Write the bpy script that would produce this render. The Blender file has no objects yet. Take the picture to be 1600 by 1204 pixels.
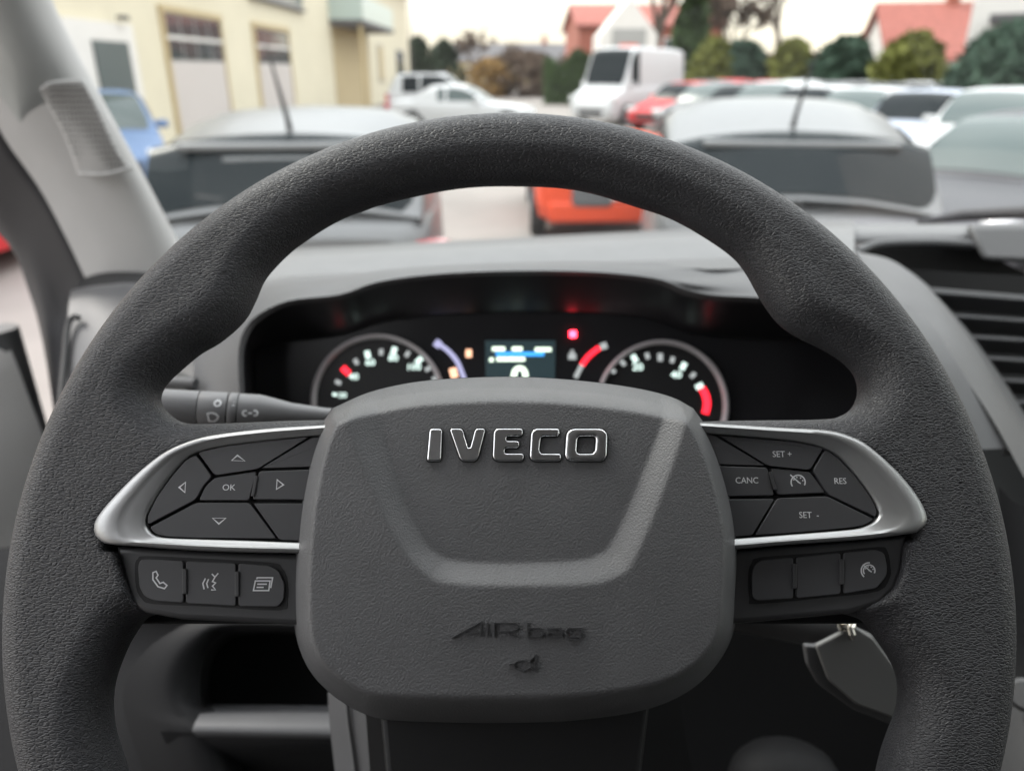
import bpy, bmesh, math, random
import numpy as np
from mathutils import Vector, Matrix

R = math.radians
S = bpy.context.scene
COL = S.collection
random.seed(7)
rng = np.random.default_rng(7)

# ------------------------------------------------------------------ camera
F = 1180.0                       # focal length in pixels of the 1600 px wide photograph
CAM = Vector((0, 0, 1.85))
PITCH = R(22.6)
cp, sp = math.cos(PITCH), math.sin(PITCH)
AX_R, AX_U, AX_F = Vector((1, 0, 0)), Vector((0, sp, cp)), Vector((0, cp, -sp))
cam_d = bpy.data.cameras.new('camera')
cam = bpy.data.objects.new('camera', cam_d)
COL.objects.link(cam)
S.camera = cam
cam.location = CAM
cam.rotation_euler = (math.pi / 2 - PITCH, 0, 0)
cam_d.sensor_width = 36
cam_d.lens = F / 1600 * 36
cam_d.clip_start = 0.02
cam_d.clip_end = 2000
cam_d.dof.use_dof = True
cam_d.dof.focus_distance = 0.287
cam_d.dof.aperture_fstop = 7.6

# ------------------------------------------------------------------ world, sun, exposure
SUN_EL, SUN_AZ = R(46), R(-56)             # azimuth measured from +Y towards +X
w = bpy.data.worlds.new('World')
S.world = w
w.use_nodes = True
nt = w.node_tree
nt.nodes.clear()
out = nt.nodes.new('ShaderNodeOutputWorld')
bg = nt.nodes.new('ShaderNodeBackground')
bg.inputs['Strength'].default_value = 0.15
sky = nt.nodes.new('ShaderNodeTexSky')
sky.sky_type = 'NISHITA'
sky.sun_disc = False
sky.sun_elevation = SUN_EL
sky.sun_rotation = SUN_AZ
sky.air_density = 1.6
sky.dust_density = 1.2
tc = nt.nodes.new('ShaderNodeTexCoord')
mp = nt.nodes.new('ShaderNodeMapping')
mp.inputs['Scale'].default_value = (1.6, 1.6, 9.0)
nz = nt.nodes.new('ShaderNodeTexNoise')
nz.inputs['Scale'].default_value = 1.7
nz.inputs['Detail'].default_value = 6
rp = nt.nodes.new('ShaderNodeValToRGB')
rp.color_ramp.elements[0].position = 0.36
rp.color_ramp.elements[0].color = (8.0, 8.1, 8.4, 1)
rp.color_ramp.elements[1].position = 0.6
rp.color_ramp.elements[1].color = (13, 12.9, 12.6, 1)
mx = nt.nodes.new('ShaderNodeMixRGB')
mx.inputs['Fac'].default_value = 0.88
nt.links.new(tc.outputs['Generated'], mp.inputs['Vector'])
nt.links.new(mp.outputs['Vector'], nz.inputs['Vector'])
nt.links.new(nz.outputs['Fac'], rp.inputs['Fac'])
nt.links.new(sky.outputs['Color'], mx.inputs['Color1'])
sx = nt.nodes.new('ShaderNodeSeparateXYZ')
nt.links.new(tc.outputs['Generated'], sx.inputs[0])
gr_ = nt.nodes.new('ShaderNodeValToRGB')           # standard overcast sky: (1 + 2 sin elevation) / 3
gr_.color_ramp.elements[0].position = 0.0
gr_.color_ramp.elements[0].color = (0.37, 0.325, 0.26, 1)
gr_.color_ramp.elements[1].position = 1.0
gr_.color_ramp.elements[1].color = (1.0, 1.0, 1.02, 1)
e_ = gr_.color_ramp.elements.new(0.18)
e_.color = (0.47, 0.465, 0.455, 1)
nt.links.new(sx.outputs['Z'], gr_.inputs['Fac'])
ml_ = nt.nodes.new('ShaderNodeMixRGB')
ml_.blend_type = 'MULTIPLY'
ml_.inputs['Fac'].default_value = 1
nt.links.new(rp.outputs['Color'], ml_.inputs['Color1'])
nt.links.new(gr_.outputs['Color'], ml_.inputs['Color2'])
nt.links.new(ml_.outputs['Color'], mx.inputs['Color2'])
nt.links.new(mx.outputs['Color'], bg.inputs['Color'])
nt.links.new(bg.outputs['Background'], out.inputs['Surface'])

sun_d = bpy.data.lights.new('sun', 'SUN')
sun_d.energy = 1.1
sun_d.angle = R(18)
sun_d.color = (1, 0.95, 0.87)
sun = bpy.data.objects.new('sun', sun_d)
COL.objects.link(sun)
sdir = Vector((math.sin(SUN_AZ) * math.cos(SUN_EL), math.cos(SUN_AZ) * math.cos(SUN_EL), math.sin(SUN_EL)))
sun.rotation_euler = (-sdir).to_track_quat('-Z', 'Y').to_euler()

S.view_settings.view_transform = 'Standard'
S.view_settings.look = 'None'
S.view_settings.gamma = 1
S.view_settings.use_curve_mapping = False
S.view_settings.exposure = 1.55
S.render.engine = 'CYCLES'
S.cycles.use_denoising = True
S.cycles.max_bounces = 9
S.cycles.diffuse_bounces = 5
S.cycles.glossy_bounces = 4
S.cycles.transparent_max_bounces = 16
S.cycles.caustics_reflective = False
S.cycles.caustics_refractive = False
S.cycles.sample_clamp_indirect = 6

# ------------------------------------------------------------------ helpers: pixels of the photograph to places
def px(u, v, d):
    """the place seen at pixel u, v at depth d along the view axis"""
    return CAM + AX_R * ((u - 800) / F * d) + AX_U * ((602 - v) / F * d) + AX_F * d

def catmull(pts, n=6, closed=False):
    P = [np.array(p, float) for p in pts]
    m = len(P)
    res = []
    for i in range(m if closed else m - 1):
        p1, p2 = P[i], P[(i + 1) % m]
        p0 = P[i - 1] if (closed or i > 0) else 2 * p1 - p2
        p3 = P[(i + 2) % m] if (closed or i + 2 < m) else 2 * p2 - p1
        for k in range(n):
            t = k / n
            res.append(0.5 * (2 * p1 + (p2 - p0) * t + (2 * p0 - 5 * p1 + 4 * p2 - p3) * t * t + (3 * p1 - p0 - 3 * p2 + p3) * t ** 3))
    if not closed:
        res.append(P[-1])
    return res

def resample(pts, n):
    P = np.array([np.array(p, float) for p in pts])
    L = np.concatenate([[0], np.cumsum(np.linalg.norm(np.diff(P, axis=0), axis=1))])
    t = np.linspace(0, L[-1], n)
    return [np.array([np.interp(x, L, P[:, k]) for k in range(P.shape[1])]) for x in t]

def seg_dist(X, Y, poly, closed=True):
    """distance to a polyline and inside flag, on arrays"""
    d = np.full(X.shape, 1e9)
    ins = np.zeros(X.shape, bool)
    m = len(poly)
    for i in range(m if closed else m - 1):
        ax, ay = poly[i][0], poly[i][1]
        bx, by = poly[(i + 1) % m][0], poly[(i + 1) % m][1]
        vx, vy = bx - ax, by - ay
        l2 = vx * vx + vy * vy + 1e-20
        t = np.clip(((X - ax) * vx + (Y - ay) * vy) / l2, 0, 1)
        d = np.minimum(d, (X - ax - t * vx) ** 2 + (Y - ay - t * vy) ** 2)
        c = ((ay > Y) != (by > Y)) & (X < vx * (Y - ay) / (by - ay + 1e-20) + ax)
        ins ^= c
    return np.sqrt(d), ins

def sdf(X, Y, poly):
    d, i = seg_dist(X, Y, poly)
    return np.where(i, -d, d)

# ------------------------------------------------------------------ helpers: objects
def link(name, me, m=None, parent=None, smooth=True):
    o = bpy.data.objects.new(name, me)
    COL.objects.link(o)
    if m is not None and len(me.materials) == 0:
        me.materials.append(m)
    if parent is not None:
        o.parent = parent
    if smooth:
        me.polygons.foreach_set('use_smooth', [True] * len(me.polygons))
    return o

def tag(o, label=None, cat=None, group=None, kind=None):
    if label: o['label'] = label
    if cat: o['category'] = cat
    if group: o['group'] = group
    if kind: o['kind'] = kind
    return o

def empty(name, loc=(0, 0, 0), rot=None):
    o = bpy.data.objects.new(name, None)
    COL.objects.link(o)
    o.location = loc
    o.empty_display_size = 0.05
    if rot: o.rotation_euler = rot
    return o

def pydata(name, v, f, m, parent=None, smooth=True):
    me = bpy.data.meshes.new(name)
    me.from_pydata([tuple(map(float, p)) for p in v], [], [tuple(int(i) for i in q) for q in f])
    me.update()
    return link(name, me, m, parent, smooth)

def from_bm(name, bm, m, parent=None, smooth=False):
    bmesh.ops.recalc_face_normals(bm, faces=bm.faces)
    me = bpy.data.meshes.new(name)
    bm.to_mesh(me)
    bm.free()
    return link(name, me, m, parent, smooth)

def auto_smooth(o, ang=35):
    me = o.data
    me.polygons.foreach_set('use_smooth', [True] * len(me.polygons))
    try:
        me.set_sharp_from_angle(angle=R(ang))
    except Exception:
        pass
    return o

def bev(o, width, seg=2):
    b = o.modifiers.new('bevel', 'BEVEL')
    b.width = width
    b.segments = seg
    b.limit_method = 'ANGLE'
    b.angle_limit = R(35)
    auto_smooth(o)
    return o

def solid(o, t, off=-1):
    b = o.modifiers.new('thickness', 'SOLIDIFY')
    b.thickness = t
    b.offset = off
    return o

def box_bm(bm, lo, hi, M=None):
    r = bmesh.ops.create_cube(bm, size=1)
    for v in r['verts']:
        v.co = Vector([lo[k] + (v.co[k] + 0.5) * (hi[k] - lo[k]) for k in range(3)])
        if M is not None: v.co = M @ v.co
    return r['verts']

def box(name, lo, hi, m, parent=None, bevel=0, seg=2):
    bm = bmesh.new()
    box_bm(bm, lo, hi)
    o = from_bm(name, bm, m, parent)
    if bevel: bev(o, bevel, seg)
    return o

def loft(name, curves, m, parent=None, n=40, close=False, sub=1, thick=0, cols=None):
    """surface through a list of curves (each a list of points)"""
    C = [resample(catmull(c, 8), n) if not close else [np.array(p, float) for p in c] for c in curves]
    if sub > 1:
        C = list(np.transpose(np.array([catmull([C[k][i] for k in range(len(C))], sub) for i in range(len(C[0]))]), (1, 0, 2)))
    k = len(C[0])
    v = [p for c in C for p in c]
    f = []
    for i in range(len(C) - 1):
        for j in range(k if close else k - 1):
            j2 = (j + 1) % k
            f.append((i * k + j, i * k + j2, (i + 1) * k + j2, (i + 1) * k + j))
    o = pydata(name, v, f, m, parent)
    if thick: solid(o, thick, 0)
    return o

def poly_solid(name, pts, z0, z1, m, parent=None, bevel=0.0004, seg=2):
    """flat outline given thickness, with rounded upper edge; pts in the parent's plane"""
    bm = bmesh.new()
    vs = [bm.verts.new((p[0], p[1], z0)) for p in pts]
    fc = bm.faces.new(vs)
    r = bmesh.ops.extrude_face_region(bm, geom=[fc])
    top = [g for g in r['geom'] if isinstance(g, bmesh.types.BMVert)]
    for q in top: q.co.z = z1
    bm.normal_update()
    if bevel:
        tv = set(top)
        es = [e for e in bm.edges if e.verts[0] in tv and e.verts[1] in tv]
        bmesh.ops.bevel(bm, geom=es, offset=bevel, segments=seg, profile=0.5, affect='EDGES', clamp_overlap=True)
    o = from_bm(name, bm, m, parent)
    auto_smooth(o, 50)
    for f_ in o.data.polygons:
        if f_.normal.z > 0.9999: f_.use_smooth = False
    return o

def inset_poly(pts, d):
    """shrink an outline by d (towards its inside)"""
    P = np.array([p[:2] for p in pts], float)
    A = 0.5 * np.sum(P[:, 0] * np.roll(P[:, 1], -1) - np.roll(P[:, 0], -1) * P[:, 1])
    s = 1 if A > 0 else -1
    res = []
    n = len(P)
    for i in range(n):
        a, b, c = P[i - 1], P[i], P[(i + 1) % n]
        e1 = (b - a) / (np.linalg.norm(b - a) + 1e-12)
        e2 = (c - b) / (np.linalg.norm(c - b) + 1e-12)
        n1 = np.array([-e1[1], e1[0]]) * s
        n2 = np.array([-e2[1], e2[0]]) * s
        k = n1 + n2
        k = k / max(np.dot(k, n1), 0.35)
        res.append(b + k * d)
    return res

def round_poly(pts, r, n=4):
    P = [np.array(p[:2], float) for p in pts]
    res = []
    for i in range(len(P)):
        a, b, c = P[i - 1], P[i], P[(i + 1) % len(P)]
        d1, d2 = a - b, c - b
        l1, l2 = np.linalg.norm(d1), np.linalg.norm(d2)
        rr = min(r, l1 * 0.45, l2 * 0.45)
        p, q = b + d1 / l1 * rr, b + d2 / l2 * rr
        for k in range(n + 1):
            t = k / n
            res.append((1 - t) ** 2 * p + 2 * t * (1 - t) * b + t * t * q)
    return res

def strokes_bm(bm, lines, wd, z0, z1, closed=False, zf=None):
    """each polyline becomes a thin raised bar"""
    for ln in lines:
        cl = closed
        L = [np.array(p[:2], float) for p in ln]
        if np.linalg.norm(L[0] - L[-1]) < 1e-9:
            L = L[:-1]; cl = True
        n = len(L)
        lft, rgt = [], []
        for i in range(n):
            a = L[i - 1] if (i > 0 or cl) else None
            c = L[(i + 1) % n] if (i < n - 1 or cl) else None
            b = L[i]
            ns = []
            for p, q in ((a, b), (b, c)):
                if p is None or q is None: continue
                e = (q - p) / (np.linalg.norm(q - p) + 1e-12)
                ns.append(np.array([-e[1], e[0]]))
            k = sum(ns) / len(ns)
            k = k / max(np.dot(k, ns[0]), 0.4)
            lft.append(b + k * wd / 2)
            rgt.append(b - k * wd / 2)
        def V(p, z):
            return bm.verts.new((p[0], p[1], z + (zf(p[0], p[1]) if zf else 0)))
        T = [(V(l, z1), V(r, z1), V(l, z0), V(r, z0)) for l, r in zip(lft, rgt)]
        for i in range(n if cl else n - 1):
            s, t = T[i], T[(i + 1) % n]
            bm.faces.new((s[0], s[1], t[1], t[0]))
            bm.faces.new((s[0], t[0], t[2], s[2]))
            bm.faces.new((s[1], s[3], t[3], t[1]))
        if not cl:
            for s in (T[0], T[-1]):
                bm.faces.new((s[0], s[2], s[3], s[1]))

def arc(cx, cy, r, a0, a1, n=16, ry=None):
    ry = r if ry is None else ry
    return [(cx + r * math.cos(R(a0 + (a1 - a0) * k / n)), cy + ry * math.sin(R(a0 + (a1 - a0) * k / n))) for k in range(n + 1)]

def text_mesh(name, s, height, m, parent, center, z, depth=0.0001, xs=1.0, zf=None, offset=0.0):
    cu = bpy.data.curves.new(name, 'FONT')
    cu.body = s
    cu.size = 1
    cu.extrude = 0
    cu.offset = offset
    cu.resolution_u = 3
    t = bpy.data.objects.new(name, cu)
    COL.objects.link(t)
    dg = bpy.context.evaluated_depsgraph_get()
    me = bpy.data.meshes.new_from_object(t.evaluated_get(dg))
    bpy.data.objects.remove(t)
    bpy.data.curves.remove(cu)
    co = np.array([v.co[:] for v in me.vertices])
    lo, hi = co.min(0), co.max(0)
    k = height / (hi[1] - lo[1])
    bm = bmesh.new()
    bm.from_mesh(me)
    bpy.data.meshes.remove(me)
    for v in bm.verts:
        v.co = Vector(((v.co.x - (lo[0] + hi[0]) / 2) * k * xs + center[0], (v.co.y - (lo[1] + hi[1]) / 2) * k + center[1], z))
    r = bmesh.ops.extrude_face_region(bm, geom=list(bm.faces))
    for g in r['geom']:
        if isinstance(g, bmesh.types.BMVert): g.co.z += depth
    if zf:
        for v in bm.verts: v.co.z += zf(v.co.x, v.co.y)
    return from_bm(name, bm, m, parent)

def tube(name, pts, rad, m, parent=None, seg=10, caps=True):
    """round bar along a path with a radius per point"""
    P = [Vector(p) for p in pts]
    if not hasattr(rad, '__len__'): rad = [rad] * len(P)
    v, f = [], []
    up = Vector((0.13, 0.2, 1)).normalized()
    for i, p in enumerate(P):
        t = (P[min(i + 1, len(P) - 1)] - P[max(i - 1, 0)]).normalized()
        a = t.cross(up)
        if a.length < 0.1: a = t.cross(Vector((1, 0, 0)))
        a.normalize()
        b = t.cross(a)
        for k in range(seg):
            an = 2 * math.pi * k / seg
            v.append(p + (a * math.cos(an) + b * math.sin(an)) * rad[i])
    for i in range(len(P) - 1):
        for k in range(seg):
            k2 = (k + 1) % seg
            f.append((i * seg + k, i * seg + k2, (i + 1) * seg + k2, (i + 1) * seg + k))
    if caps:
        f.append(tuple(range(seg))[::-1])
        f.append(tuple((len(P) - 1) * seg + k for k in range(seg)))
    o = pydata(name, v, f, m, parent)
    return auto_smooth(o, 50)

def surface_nets(field, lo, h):
    """closed surface where field (negative inside) crosses zero"""
    s = field < 0
    nx, ny, nz_ = field.shape
    acc = np.zeros((nx - 1, ny - 1, nz_ - 1, 3))
    cnt = np.zeros((nx - 1, ny - 1, nz_ - 1))
    c8 = [(a, b, c) for a in (0, 1) for b in (0, 1) for c in (0, 1)]
    def sub(A, o):
        return A[o[0]:nx - 1 + o[0], o[1]:ny - 1 + o[1], o[2]:nz_ - 1 + o[2]]
    for ax in range(3):
        for o in c8:
            if o[ax]: continue
            o2 = list(o); o2[ax] = 1
            f0, f1 = sub(field, o), sub(field, o2)
            cr = (f0 < 0) != (f1 < 0)
            t = np.where(cr, f0 / np.where(cr, f0 - f1, 1), 0)
            p = np.array(o, float)
            for k in range(3):
                acc[..., k] += np.where(cr, p[k] + (t if k == ax else 0), 0)
            cnt += cr
    act = cnt > 0
    idx = np.full(act.shape, -1)
    I = np.argwhere(act)
    idx[act] = np.arange(len(I))
    V = (I + acc[act] / cnt[act][:, None]) * h + np.array(lo)
    Q = []
    for ax in range(3):
        b, c = (ax + 1) % 3, (ax + 2) % 3
        sl0 = [slice(None)] * 3; sl1 = [slice(None)] * 3
        sl0[ax] = slice(0, -1); sl1[ax] = slice(1, None)
        a0, a1 = s[tuple(sl0)], s[tuple(sl1)]
        E = np.argwhere(a0 != a1)
        E = E[(E[:, b] > 0) & (E[:, c] > 0) & (E[:, b] < field.shape[b] - 1) & (E[:, c] < field.shape[c] - 1)]
        fl = a0[tuple(E.T)]
        eb = np.zeros(3, int); eb[b] = 1
        ec = np.zeros(3, int); ec[c] = 1
        q = np.stack([idx[tuple((E - eb - ec).T)], idx[tuple((E - ec).T)], idx[tuple(E.T)], idx[tuple((E - eb).T)]], 1)
        q[~fl] = q[~fl][:, ::-1]
        Q.append(q)
    return V, np.concatenate(Q)

# ------------------------------------------------------------------ helpers: materials
def mat(name, col, rough=0.5, metal=0.0, var=0.0, vscale=8.0, bump=None, spec=0.5, emit=None, estr=0.0, coat=0.0):
    m = bpy.data.materials.new(name)
    m.use_nodes = True
    t = m.node_tree
    b = t.nodes['Principled BSDF']
    b.inputs['Base Color'].default_value = (*col, 1)
    b.inputs['Roughness'].default_value = rough
    b.inputs['Metallic'].default_value = metal
    b.inputs['Specular IOR Level'].default_value = spec
    b.inputs['Coat Weight'].default_value = coat
    b.inputs['Coat Roughness'].default_value = 0.05
    if emit:
        b.inputs['Emission Color'].default_value = (*emit, 1)
        b.inputs['Emission Strength'].default_value = estr
    co = t.nodes.new('ShaderNodeTexCoord')
    if var:
        n = t.nodes.new('ShaderNodeTexNoise')
        n.inputs['Scale'].default_value = vscale
        n.inputs['Detail'].default_value = 5
        t.links.new(co.outputs['Object'], n.inputs['Vector'])
        r = t.nodes.new('ShaderNodeValToRGB')
        r.color_ramp.elements[0].position = 0.3
        r.color_ramp.elements[1].position = 0.7
        r.color_ramp.elements[0].color = (*[c * (1 - var) for c in col], 1)
        r.color_ramp.elements[1].color = (*[min(1, c * (1 + var)) for c in col], 1)
        t.links.new(n.outputs['Fac'], r.inputs['Fac'])
        t.links.new(r.outputs['Color'], b.inputs['Base Color'])
    if bump:
        kind, sc, st, dist = bump
        mpn = t.nodes.new('ShaderNodeMapping')
        t.links.new(co.outputs['Object'], mpn.inputs['Vector'])
        bp = t.nodes.new('ShaderNodeBump')
        bp.inputs['Strength'].default_value = st
        bp.inputs['Distance'].default_value = dist
        if kind == 'leather':
            # warped creases: cells longer across than along
            wn = t.nodes.new('ShaderNodeTexNoise')
            wn.inputs['Scale'].default_value = sc * 0.35
            wn.inputs['Detail'].default_value = 2
            t.links.new(co.outputs['Object'], wn.inputs['Vector'])
            sb = t.nodes.new('ShaderNodeVectorMath'); sb.operation = 'SUBTRACT'
            sb.inputs[1].default_value = (0.5, 0.5, 0.5)
            t.links.new(wn.outputs['Color'], sb.inputs[0])
            scn = t.nodes.new('ShaderNodeVectorMath'); scn.operation = 'SCALE'
            scn.inputs['Scale'].default_value = 0.75 / sc
            t.links.new(sb.outputs[0], scn.inputs[0])
            ad = t.nodes.new('ShaderNodeVectorMath'); ad.operation = 'ADD'
            t.links.new(co.outputs['Object'], ad.inputs[0])
            t.links.new(scn.outputs[0], ad.inputs[1])
            mpn.inputs['Scale'].default_value = (0.5, 1.3, 0.9)
            t.links.new(ad.outputs[0], mpn.inputs['Vector'])
            vo = t.nodes.new('ShaderNodeTexVoronoi')
            vo.feature = 'DISTANCE_TO_EDGE'
            vo.inputs['Scale'].default_value = sc
            t.links.new(mpn.outputs[0], vo.inputs['Vector'])
            rr = t.nodes.new('ShaderNodeValToRGB')
            rr.color_ramp.interpolation = 'EASE'
            rr.color_ramp.elements[0].position = 0.0
            rr.color_ramp.elements[1].position = 0.22
            t.links.new(vo.outputs['Distance'], rr.inputs['Fac'])
            fn = t.nodes.new('ShaderNodeTexNoise')
            fn.inputs['Scale'].default_value = sc * 2.2
            fn.inputs['Detail'].default_value = 3
            t.links.new(co.outputs['Object'], fn.inputs['Vector'])
            ma = t.nodes.new('ShaderNodeMath'); ma.operation = 'MULTIPLY_ADD'
            ma.inputs[1].default_value = 0.2
            t.links.new(fn.outputs['Fac'], ma.inputs[0])
            t.links.new(rr.outputs['Color'], ma.inputs[2])
            t.links.new(ma.outputs[0], bp.inputs['Height'])
        elif kind == 'pebble':
            n = t.nodes.new('ShaderNodeTexVoronoi')
            n.feature = 'SMOOTH_F1'
            n.inputs['Scale'].default_value = sc
            n.inputs['Smoothness'].default_value = 0.4
            t.links.new(mpn.outputs[0], n.inputs['Vector'])
            bp.invert = True
            t.links.new(n.outputs['Distance'], bp.inputs['Height'])
        else:
            n = t.nodes.new('ShaderNodeTexNoise')
            n.inputs['Scale'].default_value = sc
            n.inputs['Detail'].default_value = 3 if kind == 'grain' else 8
            t.links.new(mpn.outputs[0], n.inputs['Vector'])
            t.links.new(n.outputs['Fac'], bp.inputs['Height'])
        t.links.new(bp.outputs['Normal'], b.inputs['Normal'])
    return m

def glass_mat(name, tint=(0.9, 0.95, 0.93), gloss=1.0):
    m = bpy.data.materials.new(name)
    m.use_nodes = True
    t = m.node_tree
    t.nodes.clear()
    o = t.nodes.new('ShaderNodeOutputMaterial')
    tr = t.nodes.new('ShaderNodeBsdfTransparent')
    tr.inputs['Color'].default_value = (*tint, 1)
    gl = t.nodes.new('ShaderNodeBsdfGlossy')
    gl.inputs['Roughness'].default_value = 0.02
    gl.inputs['Color'].default_value = (gloss, gloss, gloss, 1)
    fr = t.nodes.new('ShaderNodeFresnel')
    fr.inputs['IOR'].default_value = 1.45
    mxs = t.nodes.new('ShaderNodeMixShader')
    t.links.new(fr.outputs[0], mxs.inputs[0])
    t.links.new(tr.outputs[0], mxs.inputs[1])
    t.links.new(gl.outputs[0], mxs.inputs[2])
    df = t.nodes.new('ShaderNodeBsdfDiffuse')
    df.inputs['Color'].default_value = (0.7, 0.69, 0.67, 1)
    tcn = t.nodes.new('ShaderNodeTexCoord')
    dn = t.nodes.new('ShaderNodeTexNoise')
    dn.inputs['Scale'].default_value = 9
    dn.inputs['Detail'].default_value = 9
    dn.inputs['Roughness'].default_value = 0.7
    t.links.new(tcn.outputs['Object'], dn.inputs['Vector'])
    mr = t.nodes.new('ShaderNodeMapRange')
    mr.inputs['From Min'].default_value = 0.4
    mr.inputs['From Max'].default_value = 0.8
    mr.inputs['To Min'].default_value = 0.012
    mr.inputs['To Max'].default_value = 0.06
    t.links.new(dn.outputs['Fac'], mr.inputs['Value'])
    mxd = t.nodes.new('ShaderNodeMixShader')
    t.links.new(mr.outputs[0], mxd.inputs[0])
    t.links.new(mxs.outputs[0], mxd.inputs[1])
    t.links.new(df.outputs[0], mxd.inputs[2])
    t.links.new(mxd.outputs[0], o.inputs['Surface'])
    return m

def emis(name, col, s):
    return mat(name, (0.02, 0.02, 0.02), 0.4, emit=col, estr=s)

M = {}
M['leather'] = mat('rim_leather', (0.055, 0.055, 0.06), 0.5, var=0.10, vscale=30, spec=0.42, bump=('leather', 800, 0.75, 0.00036))
M['airbag'] = mat('airbag_plastic', (0.128, 0.129, 0.134), 0.52, var=0.07, vscale=45, spec=0.45, bump=('pebble', 1450, 0.5, 0.0003))
M['button'] = mat('button_plastic', (0.075, 0.075, 0.08), 0.45, bump=('grain', 3000, 0.1, 0.0002))
M['housing'] = mat('housing_plastic', (0.06, 0.06, 0.063), 0.4)
M['moulded'] = mat('moulded_shaded', (0.06, 0.06, 0.063), 0.4)  # darker than the cover: shading of the relief put into the colour
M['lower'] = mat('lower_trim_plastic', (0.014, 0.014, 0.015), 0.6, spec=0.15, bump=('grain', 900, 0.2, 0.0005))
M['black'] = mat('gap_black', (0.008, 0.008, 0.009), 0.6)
M['silver'] = mat('satin_silver', (0.47, 0.475, 0.48), 0.42, 0.7, bump=('grain', 900, 0.04, 0.0002))
M['chrome'] = mat('chrome', (0.86, 0.87, 0.89), 0.26, 1.0)
M['print'] = mat('white_print', (0.75, 0.76, 0.78), 0.5)
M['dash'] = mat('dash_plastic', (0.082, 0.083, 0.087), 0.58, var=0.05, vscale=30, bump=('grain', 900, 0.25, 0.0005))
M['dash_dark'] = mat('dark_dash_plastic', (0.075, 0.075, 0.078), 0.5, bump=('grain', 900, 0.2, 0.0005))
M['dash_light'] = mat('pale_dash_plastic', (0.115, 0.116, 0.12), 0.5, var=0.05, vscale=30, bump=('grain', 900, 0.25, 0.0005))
M['pillar'] = mat('pillar_trim', (0.43, 0.425, 0.42), 0.6, var=0.03, vscale=20, bump=('grain', 1200, 0.2, 0.0004))
M['rubber'] = mat('rubber_seal', (0.014, 0.014, 0.017), 0.6)
M['cluster'] = mat('cluster_black', (0.022, 0.022, 0.025), 0.25)
M['lining'] = mat('gloss_black_lining', (0.014, 0.014, 0.016), 0.30, spec=0.6)
M['lit_lamp'] = emis('lit_lamp', (1.0, 0.02, 0.04), 9.0)
M['dial'] = mat('dial_black', (0.028, 0.028, 0.03), 0.35)
M['ring'] = mat('gauge_ring', (0.62, 0.58, 0.60), 0.4, 0.1)
M['lit_white'] = emis('lit_white', (0.75, 0.95, 0.88), 0.55)
M['lit_grey'] = emis('lit_grey', (0.62, 0.66, 0.66), 0.28)
M['lit_green'] = emis('lit_display', (0.82, 1.0, 0.80), 0.8)
M['lit_blue'] = emis('lit_blue', (0.04, 0.30, 0.75), 0.8)
M['lit_red'] = emis('lit_red', (1.0, 0.02, 0.04), 1.0)
M['lit_lilac'] = emis('lit_lilac', (0.55, 0.55, 0.85), 0.35)
M['lit_amber'] = emis('lit_amber', (1.0, 0.55, 0.35), 0.7)
M['screen'] = emis('screen_dark', (0.03, 0.06, 0.07), 0.25)
M['stalk'] = mat('stalk_plastic', (0.15, 0.15, 0.155), 0.45)
M['metal'] = mat('key_metal', (0.75, 0.72, 0.66), 0.2, 1.0)
M['fob'] = mat('grey_fob', (0.17, 0.17, 0.168), 0.5)
M['ceiling'] = mat('headliner', (0.55, 0.54, 0.53), 0.9)
M['backwall'] = mat('rear_wall_trim', (0.14, 0.14, 0.15), 0.8)
M['carpet'] = mat('cab_floor', (0.03, 0.03, 0.03), 0.9)
M['screen_glass'] = glass_mat('windscreen_glass', (0.90, 0.93, 0.915))

# ================================================================== STEERING WHEEL
TAU = R(11.5)
WR = 0.1977
W_D, W_CY = 0.3018, -0.0732
ct, st = math.cos(TAU), math.sin(TAU)
w_ex = AX_R
w_ey = AX_U * ct + AX_F * st
w_ez = AX_U * st - AX_F * ct
w_o = CAM + AX_R * (-4 / F * W_D) + AX_U * W_CY + AX_F * W_D
wheel = empty('steering_wheel')
wheel.matrix_world = Matrix(((w_ex.x, w_ey.x, w_ez.x, w_o.x), (w_ex.y, w_ey.y, w_ez.y, w_o.y), (w_ex.z, w_ey.z, w_ez.z, w_o.z), (0, 0, 0, 1)))
tag(wheel, 'dark grey leather steering wheel with silver-edged button pads and chrome lettering', 'steering wheel')

def wl(u, v, z=0.0):
    """pixel to the wheel's own plane at height z"""
    d = AX_R * ((u - 800) / F) + AX_U * ((602 - v) / F) + AX_F
    o = CAM - w_o
    t = (z - o.dot(w_ez)) / d.dot(w_ez)
    p = o + d * t
    return np.array([p.dot(w_ex), p.dot(w_ey)])

def WL(pts, z=0.0):
    return [wl(u, v, z) for u, v in pts]

# --- rim: outer circle less the two openings, rounded over
up_open = [(793, 285), (900, 291), (1000, 319), (1056, 339), (1112, 371), (1150, 399), (1170, 425), (1185, 452), (1201, 478), (1222, 504),
           (1250, 524), (1285, 541), (1320, 562), (1341, 585), (1345, 612), (1333, 637), (1312, 650), (1280, 656), (1150, 658), (950, 662),
           (650, 662), (500, 657), (330, 663), (287, 660), (262, 645), (246, 623), (253, 600), (280, 574), (308, 551), (340, 532), (378, 498),
           (398, 462), (408, 438), (424, 416), (460, 382), (520, 343), (580, 319), (640, 303), (715, 289)]
low_l = [(400, 950), (300, 955), (235, 962), (206, 992), (184, 1036), (171, 1082), (172, 1134), (188, 1190)]
low_r = [(1378, 1196), (1392, 1150), (1405, 1116), (1410, 1084), (1406, 1056), (1393, 1028), (1372, 998), (1346, 968), (1290, 955), (1200, 950)]
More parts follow.
